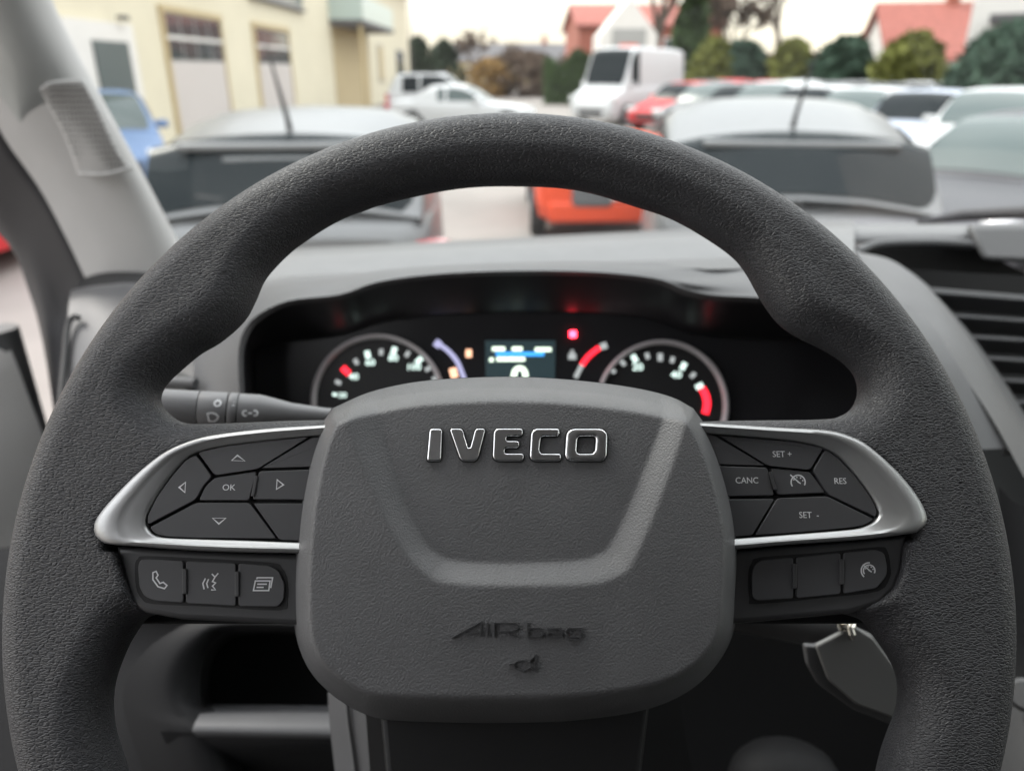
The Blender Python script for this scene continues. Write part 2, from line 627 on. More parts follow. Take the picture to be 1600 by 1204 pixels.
BEZ = {
 'L': dict(
  outer=[(545, 664), (501, 667), (422, 672), (338, 682), (295, 694), (261, 711), (225, 739), (196, 767), (168, 798), (156, 818), (157, 835), (168, 846), (182, 850), (225, 853), (309, 859), (388, 862), (458, 863), (545, 866)],
  inner=[(545, 674), (493, 680), (422, 687), (352, 696), (309, 706), (288, 718), (265, 744), (243, 776), (228, 805), (228, 823), (241, 836), (261, 840), (309, 842), (380, 844), (458, 847), (545, 850)]),
 'R': dict(
  outer=[(1060, 662), (1105, 664), (1203, 670), (1288, 675), (1330, 687), (1358, 705), (1395, 739), (1423, 773), (1438, 801), (1439, 818), (1426, 829), (1415, 833), (1344, 842), (1231, 850), (1151, 857), (1060, 862)],
  inner=[(1060, 672), (1111, 677), (1175, 682), (1245, 689), (1285, 698), (1312, 713), (1340, 744), (1363, 775), (1374, 798), (1370, 812), (1353, 822), (1330, 827), (1259, 833), (1151, 841), (1060, 846)]),
}
HOUS = {'L': [(545, 868), (458, 866), (388, 864), (309, 861), (225, 856), (182, 853), (185, 868), (194, 904), (206, 942), (226, 957), (281, 967), (459, 976), (545, 980)],
        'R': [(1060, 865), (1151, 860), (1231, 853), (1344, 845), (1416, 836), (1412, 870), (1409, 894), (1398, 922), (1374, 944), (1330, 958), (1155, 974), (1060, 978)]}
HB = 0.0148
def rim_mesh():
    h = 0.0016
    a = np.arange(-0.2064, 0.2064 + h, h)
    X, Y = np.meshgrid(a, a, indexing='ij')
    rho = np.hypot(X, Y)
    Pu = catmull(WL(up_open), 4, True)
    pl, pr = WL(low_l), WL(low_r)
    a0 = math.atan2(pl[-1][1], pl[-1][0]) % (2 * math.pi)
    a1 = math.atan2(pr[0][1], pr[0][0]) % (2 * math.pi)
    arcp = [np.array([0.169 * math.cos(t), 0.169 * math.sin(t)]) for t in np.linspace(a0 + 0.22, a1 - 0.22, 14)]
    Pl = catmull(pl + arcp + pr, 4, True)
    d2 = np.maximum(rho - WR, np.maximum(-sdf(X, Y, Pu), -sdf(X, Y, Pl)))
    z = np.arange(-0.0192, 0.0192 + h, h)
    rr = HB - 0.0008
    D = d2[:, :, None] + rr
    Z = np.abs(z)[None, None, :] - HB + rr
    f = np.minimum(np.maximum(D, Z), 0) + np.hypot(np.maximum(D, 0), np.maximum(Z, 0)) - rr
    for s_ in 'LR':   # the leather dips where the button pads sit
        d1, d3 = (sdf(X, Y, WL(P, 0.010)) for P in (BEZ[s_]['outer'], HOUS[s_]))
        dp_ = np.minimum(np.minimum(d1, d3) + 0.0012, np.maximum(d1, d3) - 0.003)
        f = np.maximum(f, -np.maximum(dp_[:, :, None], 0.0035 - z[None, None, :]))
    V, Q = surface_nets(f, (a[0], a[0], z[0]), h)
    return V, Q
V, Q = rim_mesh()
# relax the grid steps away
def relax(V, Q, it=6):
    e = np.concatenate([Q[:, [0, 1]], Q[:, [1, 2]], Q[:, [2, 3]], Q[:, [3, 0]]])
    e = np.concatenate([e, e[:, ::-1]])
    for k in range(it):
        lam = 0.5 if k % 2 == 0 else -0.52
        s = np.zeros_like(V); c = np.zeros(len(V))
        np.add.at(s, e[:, 0], V[e[:, 1]]); np.add.at(c, e[:, 0], 1)
        V = V + lam * (s / np.maximum(c, 1)[:, None] - V)
    return V
V = relax(V, Q, 8)
rim = pydata('rim', V, Q, M['leather'], wheel)

# --- airbag cover
AB = [(518, 637), (577, 612), (646, 597), (720, 591), (806, 589), (897, 594), (988, 605), (1048, 619), (1084, 637), (1107, 671), (1130, 726),
      (1148, 795), (1155, 854), (1153, 923), (1146, 991), (1114, 1046), (1068, 1084), (1002, 1109), (897, 1124), (806, 1127), (700, 1127),
      (610, 1124), (566, 1113), (520, 1086), (482, 1046), (461, 991), (457, 923), (460, 854), (467, 786), (481, 717), (499, 667)]
AB_Z0 = 0.001
AB_H = 0.035
AB_L = WL(AB, -0.0025)
# keep the two upper corners crisp
AB_C = catmull(AB_L[0:9], 5)[:-1] + catmull(AB_L[8:] + [AB_L[0]], 5)[:-1]
IN_O = [(520, 540), (538, 662), (577, 763), (623, 854), (659, 895), (687, 911), (760, 917), (897, 916), (943, 911), (979, 895), (997, 868), (1034, 781), (1075, 662), (1100, 540)]
IN_I = [(571, 540), (591, 639), (629, 763), (662, 838), (690, 866), (726, 875), (806, 877), (895, 873), (931, 864), (957, 840), (1005, 731), (1040, 639), (1065, 540)]
INO = catmull(WL(IN_O, 0.034), 4)
INI = catmull(WL(IN_I, 0.031), 4)
def ab_z(X, Y):
    X = np.asarray(X, float); Y = np.asarray(Y, float)
    d = -sdf(X, Y, AB_C)
    t = np.clip(d / 0.0165, 0, 1)
    z = AB_Z0 + AB_H * (1 - (1 - t) ** 1.35)
    c = np.array(wl(806, 860, 0.03))
    z = z - 0.35 * ((X - c[0]) ** 2 + (Y - c[1]) ** 2) * 1.4
    e = np.maximum(sdf(X, Y, INI), 0)
    g = np.maximum(-sdf(X, Y, INO), 0)
    fr = e / (e + g + 1e-9)
    fr = 0.3 * fr * fr * (3 - 2 * fr) + 0.7 * np.clip((fr - .06) / .88, 0, 1)
    z = z - 0.0055 * (1 - fr) * np.clip(d / 0.008, 0, 1)
    return z
def ab_z1(x, y):
    return float(ab_z(np.array([x]), np.array([y]))[0])
def airbag():
    P = np.array(AB_C)
    h = 0.0009
    xs = np.arange(P[:, 0].min() - 2 * h, P[:, 0].max() + 3 * h, h)
    ys = np.arange(P[:, 1].min() - 2 * h, P[:, 1].max() + 3 * h, h)
    X, Y = np.meshgrid(xs, ys, indexing='ij')
    d = sdf(X, Y, AB_C)
    gx, gy = np.gradient(d, h)
    cell = (d[:-1, :-1] < 0) | (d[1:, :-1] < 0) | (d[:-1, 1:] < 0) | (d[1:, 1:] < 0)
    o = d > 0
    X2 = np.where(o, X - gx * d, X); Y2 = np.where(o, Y - gy * d, Y)
    Z = ab_z(X2, Y2)
    idx = np.full(X.shape, -1)
    used = np.zeros(X.shape, bool)
    for a, b in ((0, 0), (1, 0), (0, 1), (1, 1)):
        used[a:a + cell.shape[0], b:b + cell.shape[1]] |= cell
    idx[used] = np.arange(used.sum())
    v = np.stack([X2[used], Y2[used], Z[used]], 1)
    I = np.argwhere(cell)
    q = np.stack([idx[I[:, 0], I[:, 1]], idx[I[:, 0] + 1, I[:, 1]], idx[I[:, 0] + 1, I[:, 1] + 1], idx[I[:, 0], I[:, 1] + 1]], 1)
    k = len(v)
    # skirt down to the hub
    ring = np.array(AB_C)
    n = len(ring)
    v = np.concatenate([v, np.c_[ring, ab_z(ring[:, 0], ring[:, 1]) + 0.0003], np.c_[ring * 0.97, np.full(n, -0.022)]])
    s = [(k + i, k + n + i, k + n + (i + 1) % n, k + (i + 1) % n) for i in range(n)]
    return pydata('airbag_cover', v, [tuple(a) for a in q] + s, M['airbag'], wheel)
abag = airbag()

# chrome letters on the cover
def L7(p):  # letter outlines were measured in an enlarged cut-out of the photograph
    return (440 + p[0] * 0.4568, 580 + p[1] * 0.4568)
LET = {
    'I': [(507, 197), (550, 197), (546, 308), (497, 308)],
    'V': [(575, 197), (619, 197), (637, 262), (646, 262), (663, 197), (698, 197), (673, 296), (662, 308), (622, 308), (610, 298)],
    'E': [(737, 197), (826, 197), (823, 223), (770, 223), (768, 239), (814, 239), (812, 263), (764, 263), (762, 282), (829, 282), (827, 308), (737, 308), (722, 296), (726, 208)],
    'C': [(868, 197), (951, 197), (947, 223), (893, 223), (886, 230), (881, 272), (888, 282), (956, 282), (955, 308), (862, 308), (848, 296), (853, 210)],
}
def letter_z(p):
    return ab_z1(p[0], p[1])
lz = ab_z1(*wl(806, 695, 0.03))
for ch, pts in LET.items():
    P = round_poly(WL([L7(p) for p in pts], lz), 0.0012, 3)
    c = np.mean(P, axis=0)
    zc = ab_z1(c[0], c[1])
    bs = poly_solid('badge_letter', inset_poly(P, -0.0004), zc - 0.002, zc + 0.0004, M['black'], abag, 0.0002, 1)
    bs.name = 'badge_letter_base'
    poly_solid('badge_letter', P, zc - 0.002, zc + 0.0016, M['chrome'], abag, 0.0006, 3)
def ring_solid(name, outer, inner, z0, zt, m, parent, b=0.0006):
    n = 48
    Po = resample(outer + [outer[0]], n + 1)[:-1]
    Pi = resample(inner + [inner[0]], n + 1)[:-1]
    cv = []
    for f, z in ((0, z0), (0, zt - b), (0.06, zt - b * 0.3), (0.16, zt), (0.84, zt), (0.94, zt - b * 0.3), (1, zt - b), (1, z0)):
        cv.append([np.append(a + (c - a) * f, z) for a, c in zip(Po, Pi)])
    o = loft(name, cv, m, parent, close=True)
    return auto_smooth(o, 50)
Oo = [(992, 197), (1096, 197), (1114, 213), (1112, 292), (1098, 308), (984, 308), (968, 294), (973, 212)]
Oi = [(1018, 223), (1068, 223), (1074, 230), (1071, 272), (1063, 282), (1014, 282), (1008, 274), (1012, 230)]
Po = round_poly(WL([L7(p) for p in Oo], lz), 0.002, 3); Pi = round_poly(WL([L7(p) for p in Oi], lz), 0.001, 3)
zc = ab_z1(*np.mean(Po, axis=0))
ring_solid('badge_letter', Po, Pi, zc - 0.002, zc + 0.0016, M['chrome'], abag)
ring_solid('badge_letter_base', inset_poly(Po, -0.0004), inset_poly(Pi, 0.0004), zc - 0.002, zc + 0.0004, M['black'], abag, 0.0001)

# moulded words and horn symbol
def emboss(name, lines, wpx, hgt=0.0009):
    bm = bmesh.new()
    strokes_bm(bm, [[wl(*L7(p), 0.035) for p in ln] for ln in lines], wpx / F * 0.27, -0.0004, hgt, zf=ab_z1)
    return from_bm(name, bm, M['moulded'], abag)
def dens(ln, k=3):
    r_ = []
    for a_, b_ in zip(ln[:-1], ln[1:]):
        r_ += [(a_[0] + (b_[0] - a_[0]) * q / k, a_[1] + (b_[1] - a_[1]) * q / k) for q in range(k)]
    return r_ + [ln[-1]]
emboss('moulded_letter', [dens([(582, 910), (682, 855), (682, 905)]), dens([(618, 893), (678, 893)])], 1.9)
emboss('moulded_letter', [dens([(704, 856), (704, 905)])], 1.9)
emboss('moulded_letter', [dens([(728, 906), (728, 858), (800, 858), (810, 866), (806, 880), (790, 886), (745, 886), (812, 906)])], 1.9)
for ln in ([[(842, 856), (842, 906), (885, 906), (893, 896), (890, 880), (880, 876), (845, 876)]],
           [[(908, 877), (950, 877), (958, 884), (958, 906), (912, 906), (905, 898), (914, 891), (955, 891)]],
           [[(1024, 877), (980, 877), (972, 885), (974, 900), (984, 905), (1022, 905)], [(1026, 874), (1026, 906), (1018, 915), (980, 915)]]):
    emboss('moulded_letter', [dens(l) for l in ln], 2.3)
horn = emboss('horn_symbol', [dens([(868, 966), (868, 1026)], 4), arc(824, 1003, 30, 20, 330, 18, 17), dens([(848, 990), (868, 968)]), dens([(848, 1012), (866, 1022)]), dens([(778, 1000), (796, 996)])], 1.5)

# --- spokes: backing, silver bezels, buttons, lower housings
ZB = 0.0150         # button face
def bezel(side):
    n = 90
    o = resample(catmull(WL(BEZ[side]['outer'], 0.010), 6), n)
    i = resample(catmull(WL(BEZ[side]['inner'], ZB), 6), n)
    cv = []
    for f, z in ((-0.02, 0.0), (-0.02, 0.0125), (0.0, 0.0142), (0.06, 0.0157), (0.18, 0.0168), (0.40, 0.0172), (0.52, 0.0166), (0.64, 0.0160), (0.93, 0.0157), (1.0, 0.0150), (1.0, 0.006)):
        cv.append([np.append(a + (b - a) * f, z) for a, b in zip(o, i)])
    ob = loft('spoke_bezel', cv, M['silver'], wheel, n=n)
    return auto_smooth(ob, 60)
for s in 'LR':
    bezel(s)
    inn = resample(catmull(WL(BEZ[s]['inner'], ZB), 6), 60)
    poly_solid('button_well', inset_poly(inn, -0.001), -0.004, ZB - 0.0042, M['black'], wheel, 0)

def button(pts, z1, gap=1.1, rpx=6, z0=None, m='button', bevel=0.0003):
    P = round_poly(WL(pts, z1), rpx / F * 0.29, 4)
    P = inset_poly(P, gap / F * 0.29)
    return poly_solid('button', P, z1 - 0.006 if z0 is None else z0, z1, M[m], wheel, bevel, 3)

def icon(b, lines, z1, wpx=2.3, name='icon'):
    bm = bmesh.new()
    strokes_bm(bm, [WL(l, z1) for l in lines], wpx / F * 0.29, z1 - 0.0002, z1 + 0.00008)
    return from_bm(name, bm, M['print'], b)
def word(b, s, c, hpx, z1, xs=1.0, rot=0):
    return text_mesh('lettering', s, hpx / F * 0.29, M['print'], b, wl(*c, z1), z1 - 0.0001, 0.00018, xs)

b = button([(308, 706), (352, 696), (422, 687), (486, 681), (402.5, 733), (335, 743)], ZB)
icon(b, [[(362, 719), (371, 711), (383, 720), (362, 719)]], ZB)
b = button([(306.5, 709), (332, 744), (318, 760), (306.5, 781), (230, 821), (229, 807), (244, 776), (267, 744), (290, 717)], ZB)
icon(b, [[(280, 761), (290, 753), (289, 769), (280, 761)]], ZB)
b = button([(335, 745), (402.5, 735), (390, 782.5), (309, 782.5), (320, 759)], ZB - 0.0004)
word(b, 'OK', (358, 761), 9.5, ZB - 0.0004, 1.05)
b = button([(404, 734.6), (530, 731), (530, 782), (393, 781)], ZB)
icon(b, [[(433, 749), (443, 757), (432, 764), (433, 749)]], ZB)
b = button([(232, 823.5), (306.5, 784), (390, 784.5), (433.6, 842), (309, 841), (261, 839), (243, 835)], ZB)
icon(b, [[(332, 809), (353, 809), (342, 818), (332, 809)]], ZB)
button([(486, 683), (405, 732), (530, 728), (530, 678)], ZB)
button([(394, 785), (530, 785), (530, 848), (436, 844)], ZB)
button([(398, 743), (403, 743), (397, 775), (392, 775)], ZB + 0.0006, 0, 1, m='housing').name = 'rocker_rib'

b = button([(1121, 679.5), (1245, 690), (1287.6, 699), (1266, 734.6), (1200, 728)], ZB)
word(b, 'SET +', (1222, 709), 9.5, ZB, 0.95)
b = button([(1289, 701), (1310, 714), (1338, 744), (1361, 775.5), (1371.7, 798), (1369, 809), (1293, 772.7), (1269, 734.6)], ZB)
word(b, 'RES', (1313, 751), 9.5, ZB, 0.95)
def cruise(c, r, extra=False):
    x, y = c
    ls = [arc(x, y, r, -25, 215, 16), [(x - r * 1.1, y - r * 1.05), (x + 1, y)], [(x - 1, y - 1), (x + 4, y + 2)]]
    for a in (20, 60, 105, 150):
        ls.append([(x + r * .62 * math.cos(R(a)), y - r * .62 * math.sin(R(a))), (x + r * .8 * math.cos(R(a)), y - r * .8 * math.sin(R(a)))])
    # arcs are drawn with y down, so flip
    ls[0] = [(p[0], 2 * y - p[1]) for p in ls[0]]
    if extra:
        ls.append([(p[0], 2 * y - p[1]) for p in arc(x, y, r * 1.38, 85, 230, 14)])
    return ls
b = button([(1203, 730), (1266, 736), (1292, 770.4), (1214, 774)], ZB - 0.0004)
icon(b, cruise((1247, 753), 11), ZB - 0.0004, 2.0)
b = button([(1060, 725), (1199.5, 729), (1211, 775), (1060, 777)], ZB)
word(b, 'CANC', (1167, 750), 9.5, ZB, 0.95)
b = button([(1214, 777), (1293, 774), (1368, 811), (1352.5, 820.7), (1330, 825), (1259, 831.5), (1178, 837)], ZB)
word(b, 'SET  -', (1264, 804), 9.5, ZB, 0.95)
button([(1116, 679), (1198.7, 728), (1060, 724), (1060, 674)], ZB)
button([(1060, 779), (1212, 778), (1176, 837), (1060, 844)], ZB)
button([(1201, 737), (1206, 737), (1214, 765), (1209, 765)], ZB + 0.0006, 0, 1, m='housing').name = 'rocker_rib'

ZL = 0.0112
for s in 'LR':
    poly_solid('button_housing', WL(HOUS[s], ZL - 0.001), -0.016, ZL, M['housing'], wheel, 0.0022, 4)
WELL = {'L': [(211, 884), (216, 872), (228, 868), (300, 871), (420, 878), (440, 886), (450, 911), (449, 939), (437, 953), (330, 947), (240, 943), (222, 935), (213, 917)],
        'R': [(1169, 897), (1174, 880), (1188, 870), (1280, 863), (1370, 854), (1386, 860), (1391, 885), (1390, 902), (1372, 923), (1300, 932), (1182, 943), (1171, 935)]}
for s in 'LR':
    poly_solid('button_well', catmull(WL(WELL[s], ZL), 3, True), ZL - 0.006, ZL + 0.0002, M['black'], wheel, 0)
ZT = ZL + 0.0012
b = button([(288, 874), (228, 871), (217, 874), (214, 885), (216, 917), (224, 932), (241, 940), (288, 943)], ZT, 1.5)
icon(b, [[(239, 894), (244, 892), (247, 898), (244, 902), (250, 911), (255, 909), (261, 914), (257, 919), (247, 916), (239, 905), (239, 894)]], ZT, 2)
b = button([(289, 874.5), (370, 878), (370, 948), (289, 943.5)], ZT, 1.5)
icon(b, [[(331, 896), (336, 901), (341, 895)], [(336, 901), (332, 908), (337, 910), (332, 915), (337, 921), (330, 921)], [(326, 904), (323, 911), (325, 918)], [(321, 903), (317, 911), (319, 920)]], ZT, 2)
b = button([(371, 878), (420, 881), (436, 889), (446, 911), (445, 937), (435, 949), (371, 948)], ZT, 1.5)
icon(b, [[(399, 907), (422, 907), (420, 922), (396, 922), (399, 907)], [(401, 904), (402, 902), (426, 902), (423, 918)], [(402, 912), (417, 912)], [(401, 917), (412, 917)]], ZT, 2)
b = button([(1241, 869), (1189, 873), (1178, 881), (1173, 897), (1174, 933), (1183, 940), (1241, 936)], ZT, 1.5)
b = button([(1243, 869), (1315, 862), (1315, 929), (1243, 936)], ZT, 1.5)
b = button([(1317, 862), (1369, 857), (1383, 862), (1388, 885), (1387, 900), (1371, 920), (1317, 929)], ZT, 1.5)
icon(b, cruise((1358, 891), 9, True), ZT, 2.0)
for x, y in ((288, 908), (370, 912), (1242, 900), (1316, 893)):
    button([(x - 3.5, y - 20), (x + 3.5, y - 20), (x + 3.5, y + 20), (x - 3.5, y + 20)], ZT + 0.0008, 0.3, 2, m='housing').name = 'rocker_rib'

# the metal-and-plastic core behind pads and cover
box('wheel_hub', (-0.075, -0.05, -0.034), (0.078, 0.045, -0.012), M['black'], wheel, 0.008)
box('spoke_core', (-0.165, -0.022, -0.014), (0.165, 0.030, -0.006), M['black'], wheel, 0.003)
lowsp = poly_solid('lower_spoke', [(-0.052, -0.05), (0.056, -0.05), (0.035, -0.178), (-0.035, -0.178)], -0.020, -0.006, M['black'], wheel, 0.003, 3)

# ================================================================== STALK
def lathe_between(name, p0, p1, prof, m, parent, seg=28):
    p0, p1 = Vector(p0), Vector(p1)
    ax = (p1 - p0)
    pts = [p0 + ax * t for t, r in prof]
    return tube(name, pts, [r for t, r in prof], m, parent, seg)
sA, sB = px(246, 633, 0.405), px(505, 650, 0.425)
stalk = empty('control_stalk', sB)
stalk.location = (0, 0, 0)
tag(stalk, 'dark grey light-switch stalk with white symbols behind the left of the steering wheel', 'stalk')
lathe_between('end_cap', sA, sB, [(0, .0070), (0.01, .0084), (0.04, .0091), (0.24, .0093)], M['stalk'], stalk)
lathe_between('light_ring', sA, sB, [(0.245, .0091), (0.25, .0094), (0.41, .0096), (0.415, .0090)], M['stalk'], stalk)
lathe_between('collar', sA, sB, [(0.42, .0093), (0.425, .0097), (0.47, .0097), (0.475, .0093)], M['stalk'], stalk)
lathe_between('shaft', sA, sB, [(0.48, .0095), (0.60, .0096), (0.63, .0092), (0.80, .0062), (1.0, .0048), (1.5, .0045)], M['stalk'], stalk)
def stalk_icon(lines, wpx=2.4):
    # symbols sit on the ring's face towards the driver
    e = (sB - sA).normalized()
    vs, fs = [], []
    bm = bmesh.new()
    D = 0.41 - 0.0098
    strokes_bm(bm, [[((u - 800) / F * D, (602 - v) / F * D) for u, v in l] for l in lines], wpx / F * D, -0.0005, 0.0003)
    for v in bm.verts:
        x, y, z = v.co
        mid = sA + e * ((CAM + AX_R * x - sA).dot(AX_R) / e.dot(AX_R))
        cy = (CAM + AX_U * y + AX_F * D - mid).dot(AX_U)
        rad = 0.0097
        dz = math.sqrt(max(rad * rad - cy * cy, 0)) + z
        dep = (mid - CAM).dot(AX_F) - dz
        v.co = CAM + AX_R * x + AX_U * y + AX_F * dep
    return from_bm('symbol', bm, M['print'], stalk)
stalk_icon([arc(336, 630, 4.5, 0, 360, 14)])
stalk_icon([[(322, 646), (322, 658), (329, 659), (335, 655), (337, 651), (334, 647), (329, 645), (322, 646)]])
stalk_icon([arc(377, 646, 4, 60, 300, 10), arc(391, 646, 4, -120, 120, 10), [(381, 646), (387, 646)]])
stalk_icon([[(359, 628), (359, 634)]], 4)

# ================================================================== INSTRUMENT CLUSTER
CD = 0.62
clus = empty('instrument_cluster')
co_ = CAM + AX_F * CD
clus.matrix_world = Matrix(((AX_R.x, AX_U.x, -AX_F.x, co_.x), (AX_R.y, AX_U.y, -AX_F.y, co_.y), (AX_R.z, AX_U.z, -AX_F.z, co_.z), (0, 0, 0, 1)))
tag(clus, 'black instrument cluster with two ringed dials and a lit centre display', 'instrument cluster')
def cl(u, v, z=0.0):
    k = (CD - z) / F
    return ((u - 800) * k, (602 - v) * k)
CK = CD / F
panel_px = [(360, 730), (372, 600), (382, 540), (440, 505), (600, 485), (810, 472), (1020, 482), (1180, 510), (1330, 530), (1372, 600), (1372, 730)]
poly_solid('panel', [cl(*p) for p in panel_px], -0.012, 0, M['cluster'], clus, 0.001)
def gauge(c, r, labels, ticks, needle_marks, red=None):
    x, y = cl(*c)
    rr = r * CK
    g = pydata('gauge', [(x, y, 0.0012)] + [(x + rr * math.cos(2 * math.pi * k / 64), y + rr * math.sin(2 * math.pi * k / 64), 0.0012) for k in range(64)],
               [(0, k + 1, (k + 1) % 64 + 1) for k in range(64)], M['dial'], clus, False)
    cv = []
    for f, z in ((1.0, 0.0), (1.0, 0.006), (0.985, 0.0072), (0.955, 0.0072), (0.935, 0.006), (0.925, 0.0013)):
        cv.append([np.array([x + rr * f * math.cos(2 * math.pi * k / 64), y + rr * f * math.sin(2 * math.pi * k / 64), z]) for k in range(64)])
    loft('gauge_ring', cv, M['ring'], g, close=True)
    for s, u, v, hpx in labels:
        text_mesh('numeral', s, hpx * CK, M['lit_white'], g, cl(u, v), 0.0014, 0.0002, 1.15, offset=0.02)
    for u, v, s_, m in ticks:
        a, bb = cl(u, v)
        q = s_ * CK
        ang = math.atan2(bb - y, a - x)
        bm = bmesh.new()
        box_bm(bm, (-q * 1.2, -q * 0.8, 0), (q * 1.2, q * 0.8, 0.0003), Matrix.Translation((a, bb, 0.0014)) @ Matrix.Rotation(ang, 4, 'Z'))
        from_bm('scale_mark', bm, M[m], g)
    return g
gauge((592, 626), 104, [('20', 536, 617, 8), ('40', 553, 588, 10), ('60', 579, 566, 10), ('80', 615, 559, 10), ('100', 648, 573, 10)],
      [(524, 616, 3, 'lit_white'), (529, 597, 4, 'lit_grey'), (541, 579, 6, 'lit_red'), (557, 565, 4, 'lit_grey'), (575, 554, 5, 'lit_white'), (596, 550, 4, 'lit_grey'),
       (616, 548, 5, 'lit_white'), (637, 553, 4, 'lit_grey'), (655, 563, 5, 'lit_white'), (669, 576, 4, 'lit_grey'), (680, 591, 4, 'lit_grey')], [])
g2 = gauge((1033, 634), 103, [('20', 996, 573, 11), ('40', 1056, 585, 11)],
      [(957, 579, 4, 'lit_grey'), (973, 567, 4, 'lit_grey'), (991, 560, 5, 'lit_white'), (1011, 556, 4, 'lit_grey'), (1031, 558, 5, 'lit_grey'), (1050, 562, 4, 'lit_grey'),
       (1067, 572, 5, 'lit_white'), (1082, 586, 4, 'lit_grey'), (1092, 603, 5, 'lit_white')], [])
def cl_arc(name, pts, wpx, m, parent=clus):
    bm = bmesh.new()
    strokes_bm(bm, [[cl(*p) for p in catmull(pts, 5)]], wpx * CK, 0.0002, 0.0018)
    return from_bm(name, bm, M[m], parent)
cl_arc('red_zone', [(1096, 606), (1102, 618), (1104, 632), (1101, 646)], 11, 'lit_red', g2)
cl_arc('fuel_scale', [(681, 535), (698, 546), (714, 564), (724, 588), (728, 600)], 7, 'lit_lilac')
cl_arc('fuel_mark', [(680, 534), (688, 540)], 12, 'lit_lilac')
cl_arc('fuel_lamp', [(707, 575), (711, 590)], 11, 'lit_amber')
cl_arc('temperature_scale', [(899, 590), (904, 580), (909, 570)], 7, 'lit_grey')
cl_arc('temperature_red_zone', [(909, 570), (920, 556), (936, 543)], 8, 'lit_red')
cl_arc('temperature_mark', [(938, 542), (948, 539)], 10, 'lit_grey')
cl_arc('fuel_symbol', [(728, 552), (737, 552)], 12, 'lit_amber')
cl_arc('engine_symbol', [(888, 557), (900, 557)], 9, 'lit_grey')
cl_arc('engine_symbol', [(894, 547), (894, 556)], 5, 'lit_grey')
lampo = cl_arc('warning_lamp', [(895, 517), (895, 527)], 10, 'lit_lamp')
disp = poly_solid('display', [cl(*p) for p in [(758, 532), (868, 532), (866, 640), (760, 640)]], 0, 0.0012, M['screen'], clus, 0.0002)
def seg_rect(name, x0, y0, x1, y1, m):
    return poly_solid(name, [cl(x0, y0), cl(x1, y0), cl(x1, y1), cl(x0, y1)], 0.0012, 0.0015, M[m], disp, 0)
seg_rect('display_line', 769, 542, 789, 548, 'lit_green')
seg_rect('display_line', 800, 542, 816, 548, 'lit_green')
seg_rect('display_line', 836, 543, 861, 549, 'lit_green')
seg_rect('display_bar', 775, 550, 850, 556, 'lit_blue')
seg_rect('display_line', 765, 559, 771, 565, 'lit_green')
seg_rect('display_line', 776, 558, 820, 564, 'lit_green')
text_mesh('display_digit', '0', 34 * CK, M['lit_green'], disp, cl(812, 588), 0.0013, 0.0003, 1.2, offset=0.03)

# ================================================================== DASHBOARD
dash = empty('dashboard')
tag(dash, 'grey plastic van dashboard with hooded instrument opening and slatted air vent', 'dashboard')
def PX(lst):
    return [px(*p) for p in lst]
# opening edge of the hood, its crest, and the outer boundary
O = [(392, 720, .545), (384, 640, .55), (380, 560, .555), (387, 527, .56), (406, 501, .565), (453, 477, .57), (533, 467, .575), (594, 447, .58), (686, 435, .585), (809, 430, .585), (931, 432, .585),
     (1023, 443, .58), (1066, 460, .577), (1110, 469, .573), (1195, 474, .57), (1280, 490, .565), (1335, 530, .56), (1360, 590, .555), (1362, 650, .55), (1350, 720, .545)]
K = [(384, 720, .54), (376, 640, .545), (372, 558, .55), (379, 521, .555), (400, 494, .56), (450, 470, .565), (531, 460, .57), (592, 440, .575), (686, 428, .58), (809, 423, .58), (931, 425, .58),
     (1025, 435, .575), (1070, 452, .572), (1115, 461, .568), (1200, 466, .565), (1290, 482, .56), (1347, 522, .555), (1374, 586, .55), (1377, 650, .545), (1366, 720, .54)]
Pb = [(245, 760, .60), (275, 680, .63), (300, 600, .66), (310, 545, .70), (330, 495, .78), (375, 440, .90), (440, 415, .96), (560, 408, .97), (690, 402, .975), (810, 397, .98), (930, 392, .98),
      (1030, 388, .98), (1090, 386, .98), (1140, 384, .97), (1230, 388, .93), (1335, 394, .84), (1442, 494, .66), (1480, 544, .62), (1515, 600, .60), (1572, 700, .575)]
Ob = []
for i_, (u_, v_, d_) in enumerate(O):     # the lining runs back to the panel, lower under the brow and narrower at the ends
    wv = min(1, max(0, (i_ - 2) / 3)) * min(1, max(0, (17 - i_) / 3))
    Ob.append((u_ + (14 if u_ < 800 else -14) * (1 - wv), v_ + 56 * wv, .616))
loft('cluster_hood_lining', [PX(O), PX(Ob)], M['lining'], dash, n=90)
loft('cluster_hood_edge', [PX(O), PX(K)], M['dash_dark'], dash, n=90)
def hood_rows():
    E_, G_ = [], []
    for i_, (k_, p_) in enumerate(zip(K, Pb)):
        wv = min(1, max(0, (i_ - 3) / 3)) * min(1, max(0, (15.5 - i_) / 2))
        e = (k_[0] * .85 + p_[0] * .15, k_[1] * .48 + p_[1] * .52, k_[2] + .055)
        g = (p_[0], p_[1] + 18, p_[2] - .10)
        E_.append(tuple(e[q] * wv + p_[q] * (1 - wv) for q in range(3)))
        G_.append(tuple(g[q] * wv + (p_[q] + (0, 4, .02)[q]) * (1 - wv) for q in range(3)))
    mid = [(k_[0] * .93 + e[0] * .07, k_[1] * .5 + e[1] * .5, k_[2] * .72 + e[2] * .28) for k_, e in zip(K, E_)]
    return mid, E_, G_
h_mid, h_end, h_back = hood_rows()
loft('cluster_hood', [PX(K), PX(h_mid), PX(h_end)], M['dash'], dash, n=90, sub=4)
loft('cluster_hood_back', [PX(h_end), PX(h_back)], M['dash'], dash, n=90)
